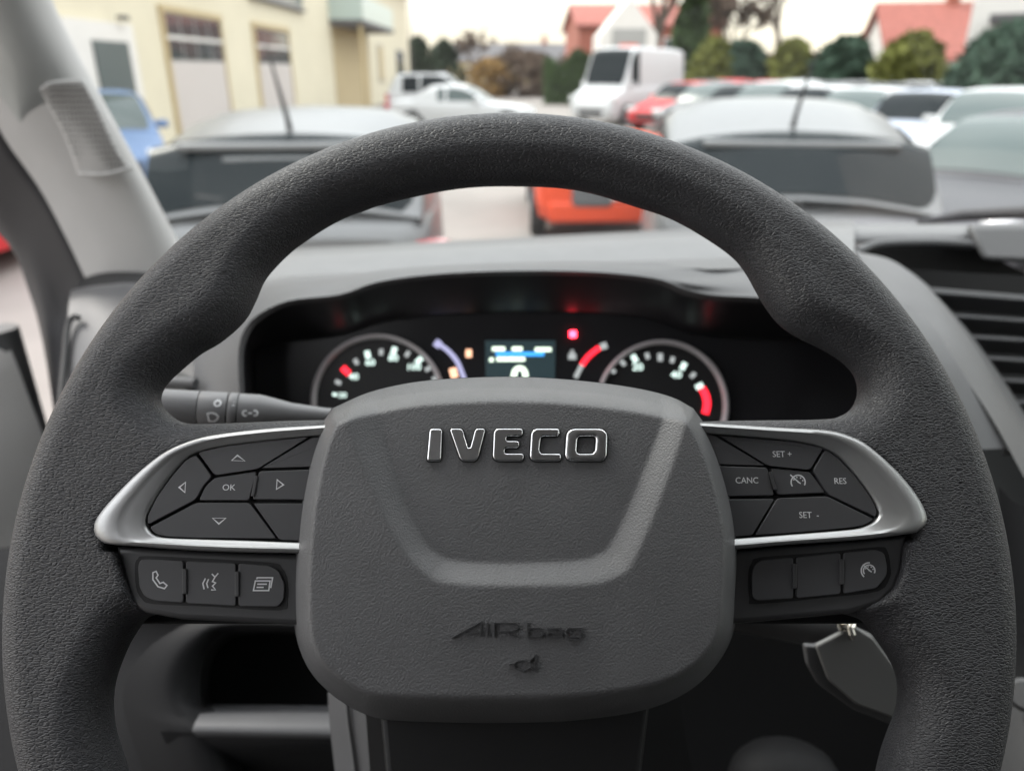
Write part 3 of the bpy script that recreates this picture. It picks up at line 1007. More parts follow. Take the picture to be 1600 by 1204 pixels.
# strip in front of the windscreen
B0 = [(370, 458, .84), (440, 436, .87), (560, 428, .88), (810, 416, .89), (1090, 405, .89), (1230, 402, .87), (1335, 398, .84)]
B1 = [(215, 432, 1.0), (440, 400, 1.02), (560, 393, 1.03), (810, 380, 1.05), (1090, 366, 1.06), (1230, 358, 1.06), (1335, 353, 1.05)]
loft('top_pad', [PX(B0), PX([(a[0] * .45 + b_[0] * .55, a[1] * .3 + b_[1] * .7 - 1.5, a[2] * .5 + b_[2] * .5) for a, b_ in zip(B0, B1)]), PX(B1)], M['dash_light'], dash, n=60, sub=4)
tube('pad_seam', catmull([px(440, 414, .938), px(560, 407, .952), px(810, 394, .962), px(1090, 381, .967), px(1215, 376, .962)], 6), .0013, M['lower'], dash, 8)
B2 = [(p[0], p[1] - 9, p[2] + 0.12) for p in B1]
loft('windscreen_ledge', [PX(B1), PX(B2)], M['dash_dark'], dash, n=40)
# right flank of the hood, lit on its outer face
RK = [(1335, 394, .84), (1389, 457, .70), (1442, 495, .66), (1480, 544, .62), (1515, 600, .60), (1557, 666, .58), (1600, 745, .56)]
RO = [(1335, 393, .85), (1392, 406, .78), (1440, 441, .72), (1488, 495, .68), (1530, 555, .65), (1566, 617, .63), (1640, 740, .60)]
RB = [(1345, 400, .90), (1400, 412, .86), (1450, 446, .82), (1500, 500, .78), (1545, 560, .75), (1585, 620, .73), (1660, 740, .70)]
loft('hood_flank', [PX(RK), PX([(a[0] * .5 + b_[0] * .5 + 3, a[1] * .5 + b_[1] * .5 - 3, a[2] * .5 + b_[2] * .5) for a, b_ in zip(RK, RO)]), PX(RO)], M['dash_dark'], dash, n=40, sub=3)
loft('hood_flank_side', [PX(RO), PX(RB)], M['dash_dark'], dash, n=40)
# open tray, its lip and the block to its right
loft('tray_rim', [PX([(1318, 380, .98), (1345, 377, .985), (1530, 377, .99)]), PX([(1290, 362, 1.03), (1345, 353, 1.05), (1530, 353, 1.05)])], M['dash_light'], dash, n=20, thick=0.004)
trl = [px(1338, 394, .90), px(1372, 382, .915), px(1450, 379, .92), px(1518, 382, .92)]
tube('tray_lip', catmull(trl, 5), .0055, M['dash'], dash, 12)
loft('tray_wall', [PX([(1330, 398, .91), (1380, 386, .93), (1525, 386, .93)]), PX([(1330, 470, .93), (1400, 470, .95), (1700, 480, .95)])], M['black'], dash, n=20)
bm = bmesh.new()
vb = [px(1512, 352, .92), px(1760, 348, .92), px(1760, 418, .90), px(1536, 408, .90), px(1508, 350, 1.06), px(1760, 342, 1.06), px(1760, 400, 1.06), px(1530, 395, 1.06)]
bv = [bm.verts.new(p) for p in vb]
for q in ((0, 1, 2, 3), (4, 5, 1, 0), (7, 6, 5, 4), (3, 2, 6, 7), (0, 3, 7, 4), (1, 5, 6, 2)): bm.faces.new([bv[i] for i in q])
bev(from_bm('storage_lid', bm, M['dash_dark'], dash), 0.008, 3)
# centre air vent
vent = loft('air_vent', [PX([(1370, 415, .86), (1500, 425, .86), (1760, 440, .86)]), PX([(1440, 560, .88), (1560, 640, .88), (1760, 640, .88)]), PX([(1560, 800, .86), (1640, 860, .86), (1760, 860, .86)])], M['black'], dash, n=20)
for k, (x0, y0, y1) in enumerate(((1452, 453, 467), (1484, 492, 503), (1508, 525, 534), (1528, 558, 566), (1548, 592, 599), (1564, 626, 632), (1580, 660, 665), (1600, 695, 699))):
    a, b_ = px(x0, y0, .76), px(1780, y1 + (y1 - y0) * .9, .76)
    t = (b_ - a).normalized()
    dn = (AX_U * -0.35 + AX_F * 1.0).normalized()
    up = t.cross(dn).normalized()
    bm = bmesh.new()
    hw = 0.0032 if k == 0 else 0.0019
    pts = [a + up * hw, b_ + up * hw, b_ - up * hw, a - up * hw]
    v1 = [bm.verts.new(p) for p in pts] + [bm.verts.new(p + dn * 0.035) for p in pts]
    for q in ((0, 1, 2, 3), (4, 7, 6, 5), (0, 4, 5, 1), (1, 5, 6, 2), (2, 6, 7, 3), (3, 7, 4, 0)): bm.faces.new([v1[i] for i in q])
    bev(from_bm('slat', bm, M['dash'], vent), 0.0008, 2)
# left end: side vent pod
loft('left_pod_top', [PX([(128, 437, .95), (160, 419, 1.0), (200, 413, 1.04), (300, 408, 1.06)]), PX([(118, 452, .86), (160, 446, .84), (220, 444, .82), (330, 470, .80)])], M['lower'], dash, n=20)
loft('left_pod', [PX([(118, 451, .862), (160, 445, .842), (220, 443, .822), (330, 468, .802)]), PX([(108, 470, .80), (160, 466, .79), (240, 470, .78), (330, 500, .77)]), PX([(98, 640, .72), (160, 650, .70), (240, 660, .69), (330, 640, .68)]), PX([(80, 900, .66), (160, 900, .64), (240, 900, .62), (330, 900, .62)])], M['housing'], dash, n=30, sub=4)
tube('pod_seam', catmull([px(93, 640, .71), px(101, 560, .745), px(106, 510, .765), px(115, 495, .77), px(123, 497, .768)], 6), .003, M['black'], dash, 8)
loft('left_vent', [PX([(205, 520, .72), (270, 575, .66), (300, 590, .64)]), PX([(205, 640, .70), (270, 640, .66), (300, 640, .64)])], M['black'], dash, n=12, thick=0.004)
tube('left_vent_blade', [px(225, 594, .64), px(306, 598, .63)], .0045, M['dash'], dash, 8)
# lower left: knee panel with an open cubby
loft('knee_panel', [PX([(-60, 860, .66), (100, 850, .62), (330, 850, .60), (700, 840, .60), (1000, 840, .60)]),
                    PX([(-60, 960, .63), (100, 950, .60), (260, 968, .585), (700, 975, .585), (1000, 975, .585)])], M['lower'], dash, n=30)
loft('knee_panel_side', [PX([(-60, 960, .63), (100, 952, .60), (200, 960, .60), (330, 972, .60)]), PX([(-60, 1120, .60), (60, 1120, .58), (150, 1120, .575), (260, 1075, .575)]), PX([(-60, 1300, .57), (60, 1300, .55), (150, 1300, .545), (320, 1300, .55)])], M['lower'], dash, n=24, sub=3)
c_o = [(540, 972, .56), (330, 968, .56), (262, 990, .555), (215, 1030, .55), (192, 1080, .545), (198, 1130, .54), (215, 1180, .535), (240, 1260, .53)]
c_m = [(540, 980, .555), (360, 976, .555), (310, 998, .55), (280, 1035, .545), (270, 1080, .54), (280, 1120, .535), (310, 1150, .53), (350, 1260, .525)]
c_i = [(540, 986, .57), (380, 986, .57), (335, 1000, .57), (316, 1035, .565), (312, 1080, .56), (318, 1108, .555), (345, 1120, .55), (400, 1260, .55)]
c_d = [(540, 990, .72), (390, 990, .72), (350, 1005, .72), (330, 1035, .72), (326, 1080, .72), (330, 1100, .72), (350, 1108, .72), (405, 1200, .72)]
loft('cubby_surround', [PX(c_o), PX(c_m), PX(c_i)], M['lower'], dash, n=40, sub=3)
loft('cubby_lining', [PX(c_i), PX(c_d)], M['black'], dash, n=40)
loft('cubby_back', [PX([(300, 960, .72), (700, 960, .72)]), PX([(300, 1150, .72), (700, 1150, .72)])], M['black'], dash, n=6)
loft('cubby_shelf', [PX([(326, 1100, .58), (540, 1102, .58)]), PX([(318, 1108, .565), (540, 1110, .565)]), PX([(312, 1115, .54), (540, 1116, .54)]), PX([(300, 1140, .525), (540, 1146, .525)]), PX([(310, 1150, .53), (540, 1154, .53)])], M['dash'], dash, n=16, sub=2)
loft('knee_lower', [PX([(250, 1142, .53), (420, 1150, .53), (560, 1154, .53)]), PX([(270, 1175, .535), (420, 1172, .535), (560, 1168, .535)]), PX([(330, 1240, .56), (420, 1230, .58), (560, 1200, .58)])], M['lower'], dash, n=16, sub=3)
# lower right: dark knee panel behind the column, gear knob side
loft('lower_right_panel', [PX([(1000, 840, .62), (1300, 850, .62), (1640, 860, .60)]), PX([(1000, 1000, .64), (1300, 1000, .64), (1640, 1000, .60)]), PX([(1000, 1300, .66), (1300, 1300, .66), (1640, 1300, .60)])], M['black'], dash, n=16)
loft('centre_panel', [PX([(1560, 760, .56), (1600, 790, .56), (1700, 800, .56)]), PX([(1565, 1000, .54), (1620, 1000, .53), (1700, 1000, .53)]), PX([(1570, 1060, .53), (1620, 1060, .52), (1700, 1060, .52)])], M['lower'], dash, n=16)
loft('centre_console', [PX([(1560, 1062, .53), (1620, 1060, .51), (1700, 1058, .51)]), PX([(1558, 1160, .52), (1620, 1160, .49), (1700, 1160, .49)]), PX([(1555, 1300, .52), (1620, 1300, .49), (1700, 1300, .49)])], M['dash'], dash, n=16)
tube('console_knob', [px(1602, 1085, .50), px(1602, 1085, .485), px(1602, 1085, .480)], [.0105, .0105, .008], M['dash'], dash, 20)

# steering column cover
colm = empty('steering_column_cover')
tag(colm, 'dark plastic steering column shroud below and behind the steering wheel', 'column cover')
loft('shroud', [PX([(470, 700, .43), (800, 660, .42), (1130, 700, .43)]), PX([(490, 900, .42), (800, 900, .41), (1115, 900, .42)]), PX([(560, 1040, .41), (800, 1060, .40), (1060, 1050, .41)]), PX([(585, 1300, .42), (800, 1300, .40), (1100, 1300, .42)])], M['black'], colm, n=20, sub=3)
loft('shroud_edge', [PX([(512, 1080, .47), (516, 1140, .47), (530, 1260, .47)]), PX([(541, 1080, .455), (546, 1140, .455), (564, 1260, .455)]), PX([(548, 1080, .45), (552, 1140, .45), (570, 1260, .45)]), PX([(580, 1080, .44), (590, 1140, .44), (600, 1260, .44)])], M['dash'], colm, n=16)
tube('shroud_seam', [px(538, 1060, .45), px(545, 1130, .45), px(562, 1250, .45)], .0012, M['dash_light'], colm, 8)
lathe_between('ignition_barrel', px(1080, 925, .47), px(1330, 975, .44), [(0, .018), (0.75, .017), (0.95, .016), (1, .013)], M['dash_dark'], colm)

# ignition key with its fob hanging below
key = empty('ignition_key')
tag(key, 'grey key tag hanging from a metal ring under the right button pad', 'key')
def flat_px(name, pts, d, th, m, parent, bevel=0.0012):
    e = bpy.data.objects.new(name, None)
    k = d / F
    o = poly_solid(name, round_poly([((u - 800) * k, (602 - v) * k) for u, v in pts], 6 * k, 4), 0, th, m, None, bevel, 3)
    bpy.data.objects.remove(e)
    o.data.transform(Matrix(((AX_R.x, AX_U.x, -AX_F.x, CAM.x + AX_F.x * d), (AX_R.y, AX_U.y, -AX_F.y, CAM.y + AX_F.y * d), (AX_R.z, AX_U.z, -AX_F.z, CAM.z + AX_F.z * d), (0, 0, 0, 1))))
    o.parent = parent
    return o
flat_px('tag_body', [(1253, 1003), (1272, 1005), (1330, 975), (1362, 990), (1402, 1040), (1412, 1090), (1408, 1135), (1330, 1105), (1275, 1065), (1258, 1035)], .398, .004, M['dash_dark'], key)
flat_px('tag_face', [(1272, 1006), (1300, 992), (1332, 976), (1362, 994), (1398, 1042), (1408, 1088), (1402, 1122), (1335, 1098), (1292, 1060)], .394, .002, M['fob'], key)
tube('key_ring', [px(1322 + 12 * math.cos(t), 975 + 10 * math.sin(t), .392 - 0.003 * math.sin(t * 2)) for t in np.linspace(0, 2 * math.pi, 20)], .0012, M['metal'], key, 8)
tube('key_blade', [px(1306, 962, .405), px(1316, 970, .395), px(1330, 978, .39)], [.0022, .003, .0022], M['metal'], key, 8)
tube('ring_link', [px(1328, 978, .39), px(1331, 990, .389), px(1330, 998, .39)], [.0016, .0022, .0014], M['metal'], key, 8)

# gear knob, blurred at the bottom edge
kn = empty('gear_knob')
tag(kn, 'dark rounded gear knob at the bottom edge right of the column', 'gear knob')
kc = px(1225, 1215, .55)
v, f = [], []
for i in range(13):
    a = math.pi * i / 12
    for j in range(24):
        t = 2 * math.pi * j / 24
        v.append(kc + Vector((0.040 * math.sin(a) * math.cos(t), 0.030 * math.sin(a) * math.sin(t), 0.026 * math.cos(a) * (1 if a < 1.57 else 1.4))))
for i in range(12):
    for j in range(24):
        f.append((i * 24 + j, i * 24 + (j + 1) % 24, (i + 1) * 24 + (j + 1) % 24, (i + 1) * 24 + j))
pydata('knob', v, f, M['lower'], kn)
tube('lever', [kc + Vector((0, 0.0, -0.03)), kc + Vector((0, 0.12, -0.35))], [.010, .012], M['black'], kn)

# ================================================================== VAN CAB
van = empty('van_cab')
tag(van, 'pale grey windscreen pillar, glass and cab shell of the van around the driver', 'van')
# A-pillar trim: rounded profile swept up the screen's edge
def pillar(name, rows, m, parent, n=24, sub=6):
    return loft(name, [PX(r) for r in rows], m, parent, n=n, sub=sub)
pr = [  # rows from top to bottom; across from door side to screen side
    [(-130, -260, .66), (-90, -250, .655), (-60, -260, .655), (-30, -270, .665), (-15, -275, .69), (-12, -276, .72)],
    [(-75, 20, .78), (-30, 5, .765), (10, 0, .765), (45, -5, .775), (74, -8, .80), (78, -9, .83)],
    [(-5, 195, .86), (40, 180, .845), (95, 170, .84), (135, 165, .845), (158, 160, .865), (162, 158, .90)],
    [(68, 305, .91), (115, 292, .895), (170, 282, .89), (205, 275, .895), (219, 270, .915), (222, 268, .95)],
    [(132, 432, .96), (175, 420, .945), (222, 410, .94), (255, 404, .945), (282, 396, .965), (286, 394, 1.0)],
    [(175, 540, .99), (220, 525, .98), (270, 515, .975), (300, 508, .98), (330, 500, 1.0), (334, 498, 1.03)]]
pil = pillar('windscreen_pillar', pr, M['pillar'], van)
# speaker grille: a slightly raised pad with rows of small holes
C6 = [np.array([px(*p) for p in r]) for r in pr]
def pil_pt(a, bq, lift):
    """a: 0..1 along rows 1..4, bq: 0..1 across"""
    cols = []
    for r in pr:
        cols.append(np.array(px(*[float(x) for x in np.array([np.interp(bq * 5, range(6), [q[k] for q in r]) for k in range(3)])])))
    cc = catmull(cols, 20)
    p = cc[int(round((1 + a * 3) * 20))]
    p = Vector(p)
    return p + (CAM - p).normalized() * lift
grc = [[(62, 138), (80, 128), (128, 124)], [(75, 165), (100, 160), (150, 165)], [(95, 200), (125, 200), (168, 205)], [(110, 235), (145, 238), (185, 240)], [(122, 272), (165, 272), (205, 264)]]
gd = [.819, .836, .852, .868, .884]
gr = loft('speaker_grille', [PX([(u, v, d - 0.010 + 0.006 * (k == 2)) for k, (u, v) in enumerate(r)]) for r, d in zip(grc, gd)], M['pillar'], pil, n=12, sub=5, thick=0.003)
bmh = bmesh.new()
for i in range(16):
    t = i / 15
    y = 133 + 133 * t
    xl = np.interp(y, [130, 165, 200, 235, 268], [66, 80, 99, 115, 132])
    xr = np.interp(y, [130, 165, 200, 235, 268], [122, 146, 164, 181, 198])
    dd = np.interp(y, [131, 165, 202, 238, 270], gd) - 0.0105
    n = 11
    for j in range(n):
        x = xl + (xr - xl) * (j + 0.5 * (i % 2)) / (n - 0.5)
        c = px(x, y, dd + 0.006 * (1 - abs(2 * j / n - 1)) * 0 )
        r_ = bmesh.ops.create_icosphere(bmh, subdivisions=1, radius=0.0015)
        for q in r_['verts']: q.co = Vector((q.co.x * 1.15, q.co.y, q.co.z * .7)) + c
o = from_bm('grille_hole', bmh, M['rubber'], gr, True)
o['kind'] = 'stuff'
loft('grille_trim', [PX([(122, 268, .872), (165, 269, .868), (206, 259, .872)]), PX([(124, 274, .874), (166, 276, .870), (208, 265, .874)])], M['pillar'], gr, n=12, thick=0.003)
# dark door seal behind the pillar
loft('door_seal', [PX([(-160, -200, .68), (-60, 30, .79), (8, 205, .875), (80, 318, .93), (140, 440, .98), (150, 520, .98)]),
                   PX([(-230, -100, .72), (-130, 120, .84), (-40, 270, .92), (35, 350, .97), (92, 480, 1.02), (112, 540, 1.02)]),
                   PX([(-240, -80, .78), (-130, 170, .90), (-30, 330, .98), (28, 400, 1.02), (66, 520, 1.05), (92, 680, 1.0)])], M['rubber'], van, n=30, sub=4, thick=0.004)
loft('door_aperture', [PX([(28, 400, 1.02), (66, 520, 1.05), (88, 640, 1.02), (96, 760, .98)]), PX([(60, 400, 1.02), (100, 500, 1.05), (120, 640, 1.02), (130, 760, .98)])], M['dash_dark'], van, n=16, thick=0.004)
# windscreen
g_b = [px(186, 405, 1.10), px(445, 390, 1.14), px(800, 372, 1.17), px(1100, 356, 1.18), px(1600, 335, 1.17)] + [Vector((1.30, 1.02, 1.62))]
g_t = [Vector((-0.50, 0.30, 2.44)), Vector((-0.2, 0.36, 2.47)), Vector((0.3, 0.38, 2.48)), Vector((0.7, 0.37, 2.48)), Vector((1.1, 0.34, 2.47)), Vector((1.28, 0.28, 2.44))]
tube('pillar_top', [px(-70, -240, .69), Vector((-0.50, 0.44, 2.25)), Vector((-0.50, 0.29, 2.45))], [.05, .05, .05], M['pillar'], van, 10)
loft('windscreen', [g_b, g_t], M['screen_glass'], van, n=30)
# cab shell
loft('roof_lining', [g_t, [p + Vector((0, -0.5, 0.03)) for p in g_t], [Vector((p.x * 1.04, -1.68, 2.46)) for p in g_t]], M['ceiling'], van, n=20, thick=0.02)
box('rear_wall', (-0.66, -1.70, 0.80), (1.40, -1.66, 2.44), M['backwall'], van)
box('cab_floor', (-0.70, -1.66, 0.76), (1.40, 1.10, 0.80), M['carpet'], van)
box('left_rear_panel', (-0.70, -1.66, 0.80), (-0.64, -0.28, 2.42), M['backwall'], van)  # unseen panel, closed and brought forward to cut light from the left
box('left_roof_rail', (-0.70, -1.66, 2.25), (-0.58, 0.55, 2.44), M['ceiling'], van)
box('added_sill_block', (-0.70, -0.50, 0.80), (-0.64, 0.93, 1.12), M['backwall'], van)  # unseen low wall, added to block light rising from the ground
bm = bmesh.new()
box_bm(bm, (-0.27, -0.62, 1.10), (0.27, -0.08, 1.26))  # unseen seat, added to keep low light off the wheel's underside
bev(from_bm('added_seat_cushion', bm, M['carpet'], van), 0.06, 3)
bm = bmesh.new()
box_bm(bm, (-0.26, -0.82, 1.26), (0.26, -0.66, 1.92), Matrix.Rotation(R(6), 4, 'X'))  # unseen backrest, added with the cushion to block light from behind
bev(from_bm('added_seat_back', bm, M['carpet'], van), 0.06, 3)
box('right_wall', (1.34, -1.66, 0.80), (1.40, 1.05, 1.55), M['backwall'], van)
box('right_rear_panel', (1.34, -1.66, 1.55), (1.40, -0.30, 2.42), M['backwall'], van)
box('right_roof_rail', (1.30, -0.30, 2.22), (1.40, 0.55, 2.44), M['ceiling'], van)
tube('right_pillar', [Vector((1.33, 1.05, 1.55)), Vector((1.31, 0.75, 2.0)), Vector((1.29, 0.48, 2.36))], [.06, .05, .05], M['pillar'], van, 10)
box('right_door_glass', (1.365, -0.30, 1.55), (1.37, 0.75, 2.22), M['screen_glass'], van)
box('firewall', (-0.66, 1.06, 0.8), (1.38, 1.10, 1.52), M['carpet'], van)
# wiper resting along the base of the screen
wip = tube('wiper', [px(1435, 347, 1.24), px(1500, 337, 1.26), px(1600, 332, 1.28), px(1800, 326, 1.30)], [.004, .010, .011, .010], M['rubber'], None, 8)
tag(wip, 'black wiper arm lying along the base of the windscreen at right', 'wiper')

# opened driver's door at the far left
door = empty('driver_door')
tag(door, 'open grey driver door with trim panel at the far left edge', 'door')
hx, hy = -0.665, 0.93
dv = Vector((-math.sin(R(30)), -math.cos(R(30)), 0))
nv = Vector((dv.y, -dv.x, 0))
if nv.y > 0: nv = -nv
def dp(a, z, t=0.0):
    return Vector((hx, hy, z)) + dv * a + nv * t
loft('door_panel', [[dp(a, 0.9, .03) for a in (0, .3, .6, .9)], [dp(a, 1.30, .05) for a in (0, .3, .6, .9)], [dp(a, 1.46, .03) for a in (0, .3, .6, .9)], [dp(a, 1.53, .01) for a in (0, .3, .6, .9)], [dp(a, 1.54, -.04) for a in (0, .3, .6, .9)]], M['pillar'], door, n=10, sub=3)
loft('door_skin', [[dp(a, 0.9, -.06) for a in (0, .3, .6, .9)], [dp(a, 1.54, -.04) for a in (0, .3, .6, .9)]], M['pillar'], door, n=6)
tube('door_edge', [dp(0, .9, -.01), dp(0, 1.30, 0.0), dp(0, 1.54, -.01)], .028, M['dash'], door, 10)
tube('grab_handle', catmull([dp(.06, 1.02, .05), dp(.07, 1.10, .085), dp(.07, 1.22, .09), dp(.06, 1.28, .06)], 5), .012, M['pillar'], door, 12)
tube('window_frame', [dp(.86, 1.5), dp(.82, 2.15), dp(.45, 2.28), dp(.3, 2.25)], .02, M['rubber'], door, 8)
# ================================================================== OUTSIDE
def X_at(u, Y, z=1.0):
    return (u - 800) / F * (Y * cp - (z - 1.85) * sp)

M['ground'] = mat('paving', (0.22, 0.20, 0.185), 0.85, var=0.16, vscale=0.5, bump=('rough', 30, 0.3, 0.01))
M['tyre'] = mat('tyre_rubber', (0.02, 0.02, 0.02), 0.8)
M['alloy'] = mat('alloy', (0.5, 0.5, 0.52), 0.35, 0.8)
M['carglass'] = mat('car_glass', (0.012, 0.016, 0.018), 0.12, spec=0.07)
M['carglass_pale'] = mat('pale_car_glass', (0.06, 0.082, 0.08), 0.16, spec=0.5)
M['tail'] = mat('tail_lamp_red', (0.45, 0.02, 0.03), 0.15, coat=1)
M['head'] = mat('headlamp', (0.6, 0.62, 0.63), 0.1, coat=1)
M['plate'] = mat('number_plate', (0.75, 0.75, 0.72), 0.5)
M['trim'] = mat('black_trim', (0.025, 0.025, 0.026), 0.6)
def paint(name, col, metal=0.0, rough=0.42):
    return mat(name, col, rough, metal, spec=0.35)
PA = {'silver': paint('silver_paint', (0.155, 0.158, 0.162), 0.3, 0.3), 'grey': paint('grey_paint', (0.16, 0.165, 0.17), 0.3),
      'white': paint('white_paint', (0.50, 0.51, 0.52)), 'red': paint('red_paint', (0.50, 0.025, 0.03)), 'orange': paint('orange_paint', (0.76, 0.085, 0.03)),
      'blue': paint('blue_paint', (0.12, 0.19, 0.33)), 'pale_blue': paint('pale_blue_paint', (0.42, 0.46, 0.54), 0.2), 'dark': paint('dark_paint', (0.06, 0.062, 0.07), 0.3),
      'lime': paint('lime_paint', (0.22, 0.50, 0.05))}

gnd = pydata('ground', [(-600, -200, 0), (600, -200, 0), (600, 1200, 0), (-600, 1200, 0)], [(0, 1, 2, 3)], M['ground'], None, False)
tag(gnd, kind='structure')

SHAPE = {
    # L, W, H, belt, [hood/deck profile x from rear -1 to front 1 : z], [greenhouse x (rear base, roof rear, roof front, screen base)], nose z
    'hatch': dict(L=4.0, W=1.74, H=1.48, belt=0.96, deck=[(-1, .90), (-.9, .97), (-.5, .97), (.2, .95), (.5, .90), (.8, .78), (1, .62)], gh=(-.97, -.80, .05, .44)),
    'suv': dict(L=4.3, W=1.80, H=1.56, belt=1.02, deck=[(-1, .98), (-.9, 1.03), (-.5, 1.03), (.2, 1.02), (.5, .99), (.85, .90), (1, .70)], gh=(-.98, -.78, .08, .46)),
    'sedan': dict(L=4.8, W=1.78, H=1.43, belt=0.93, deck=[(-1, .82), (-.95, .95), (-.6, .97), (.2, .93), (.45, .90), (.85, .78), (1, .58)], gh=(-.66, -.38, .05, .40)),
    'van': dict(L=5.6, W=2.0, H=2.62, belt=1.35, deck=[(-1, 1.30), (-.95, 1.35), (-.5, 1.35), (.4, 1.35), (.7, 1.28), (.88, 1.12), (1, .75)], gh=(-.99, -.96, .42, .72)),
}
def make_car(name, kind, col, label, cat, loc, head, scale=1.0, lamp=None, group=None, glass='carglass', extras=(), H=None, W=None, L=None, tum=.30, wk=.90, up=0.0, crown=.03, cab=None, drop=0.0):
    s = dict(SHAPE[kind])
    if H: s['H'] = H
    if W: s['W'] = W
    if L: s['L'] = L
    s['belt'] += up
    s['deck'] = [(a, z + up * (1 if a < .3 else .5)) for a, z in s['deck']]
    Lh, Wd, Ht, belt = s['L'] / 2, s['W'] / 2, s['H'], s['belt']
    root = empty(name, (loc[0], loc[1], 0), (0, 0, R(head)))
    root.scale = (scale,) * 3
    tag(root, label, cat, group, 'thing')
    P = PA[col]
    dx = [d[0] for d in s['deck']]; dz = [d[1] for d in s['deck']]
    def deck(t): return float(np.interp(t, dx, dz))
    def hw(t): return Wd * (1 - 0.10 * abs(t) ** 5 - 0.03 * abs(t) ** 2)
    # lower body: closed sections from tail to nose
    secs = []
    ts = [-1, -.99, -.96, -.9, -.75, -.5, -.25, 0, .25, .5, .7, .85, .94, .98, 1]
    for t in ts:
        e = 1 if abs(t) < .985 else (.93 if abs(t) < .995 else .84)
        zt, zb, ww = deck(t), 0.20 + 0.10 * max(0, abs(t) - .8) / .2, hw(t)
        zt = zb + (zt - zb) * (0.5 + 0.5 * e)
        ww *= e
        mid = zb + (zt - zb) * .55
        h = [(ww * .80, zb), (ww * .95, zb + .05), (ww, mid - .1), (ww, mid + .05), (ww * .985, zt - .10), (ww * .955, zt - .035), (ww * .88, zt), (ww * .5, zt + .012)]
        ring = [(y, z) for y, z in h] + [(-y, z) for y, z in reversed(h)]
        secs.append([np.array([t * Lh, y, z]) for y, z in ring])
    v = [p for q in secs for p in q]; n = len(secs[0]); f = []
    for i in range(len(secs) - 1):
        for j in range(n):
            f.append((i * n + j, i * n + (j + 1) % n, (i + 1) * n + (j + 1) % n, (i + 1) * n + j))
    f.append(tuple(range(n))); f.append(tuple((len(secs) - 1) * n + j for j in range(n))[::-1])
    body = auto_smooth(pydata('body', v, f, P, root), 50)
    # cabin
    a, b_, c_, d_ = s['gh']
    prof = catmull([(a, belt - .02), ((a + b_) / 2 * .4 + b_ * .6 - .0, belt + (Ht - drop - belt) * .80), (b_ + .06, Ht - .035 - drop), ((b_ + c_) / 2, Ht), (c_, Ht - .03), (c_ * .45 + d_ * .55, belt + (Ht - belt) * .55), (d_, deck(d_) - .01)], 5)
    pxs = [p[0] for p in prof]; pzs = [p[1] for p in prof]
    def ztop(t): return float(np.interp(t, pxs, pzs))
    def sec(t):
        zt = ztop(t); zb = min(belt, deck(t)) - .03
        wb = hw(t) * .955
        wt = wb - (zt - zb) * (tum if kind != 'van' else .06)
        return zt, zb, wb, wt
    secs = []
    for t in pxs:
        zt, zb, wb, wt = sec(t)
        r = min(.10 + crown, (zt - zb) * .45)
        k = (zt - r - zb) / max(zt - zb, 1e-3)
        h = [(wb, zb), (wb + (wt - wb) * k * .5, zb + (zt - r - zb) * .5), (wb + (wt - wb) * k, zt - r), (wt - r * .12, zt - r * .45), (wt - r * .45, zt - r * .13), (wt - r, zt), (wt * .72, zt + crown * .42), (wt * .45, zt + crown * .8), (0, zt + crown)]
        ring = h + [(-y, z) for y, z in reversed(h[:-1])]
        secs.append([np.array([t * Lh, y, z]) for y, z in ring])
    v = [p for q in secs for p in q]; n = len(secs[0]); f = []
    for i in range(len(secs) - 1):
        for j in range(n - 1):
            f.append((i * n + j, i * n + j + 1, (i + 1) * n + j + 1, (i + 1) * n + j))
    auto_smooth(pydata('cabin', v, f, PA[cab] if cab else P, root), 60)
    # screens: patches of the cabin's own surface, 6 mm proud
    def screen(nm, t0, t1, wk, pn=9):
        cv = []
        for t in np.linspace(t0, t1, 10):
            zt, zb, wb, wt = sec(t)
            t2 = .01
            sl = (ztop(min(t + t2, pxs[-1])) - ztop(max(t - t2, pxs[0]))) / (2 * t2 * Lh)
            nx, nz2 = -sl / math.hypot(sl, 1), 1 / math.hypot(sl, 1)
            row = []
            for q in np.linspace(-1, 1, pn):
                fr_ = (t - t0) / (t1 - t0)
                y = q * wt * wk * (1 - .10 * (1 - min(1, fr_ * 4)) ** 2 - .05 * max(0, fr_ * 5 - 4) ** 2)
                zz = zt + crown * (1 - (abs(q) * wk) ** 2) - (.03 + crown) * max(0, abs(q) * wk - .80) ** 1.5 * 2
                row.append(np.array([t * Lh + nx * .012, y, zz + nz2 * .012]))
            cv.append(row)
        return loft(nm, cv, M[glass], root, close=False, n=pn)
    screen('windscreen', d_ - .02, c_ + .05, wk)
    rw = screen('rear_window', a + .012, b_ + (.02 if kind != 'van' else 0), wk)
    # side windows
    for sgn in (-1, 1):
        spans = [(b_ + .10, (b_ + c_) / 2 - .02), ((b_ + c_) / 2 + .02, c_ + (d_ - c_) * .55)] if kind != 'van' else [(c_ - .06, c_ + (d_ - c_) * .5)]
        for t0, t1 in spans:
            lo_, hi_ = [], []
            for t in np.linspace(t0, t1, 10):
                zt, zb, wb, wt = sec(t)
                z1, z2 = max(zb, belt) + .03, zt - .085
                z2 = max(z2, z1 + .02)
                for z_, lst in ((z1, lo_), (z2, hi_)):
                    y = wb + (wt - wb) * (z_ - zb) / max(zt - zb, 1e-3) + .010
                    lst.append(np.array([t * Lh, sgn * y, z_]))
            loft('side_window', [lo_, hi_], M[glass], root, n=10)
        mr = box('door_mirror', (d_ * Lh - .42, 0, belt), (d_ * Lh - .30, .20, belt + .13), P, root, .03)
        mr.location = (0, sgn * (Wd * .93) - (0.20 if sgn < 0 else 0), 0)
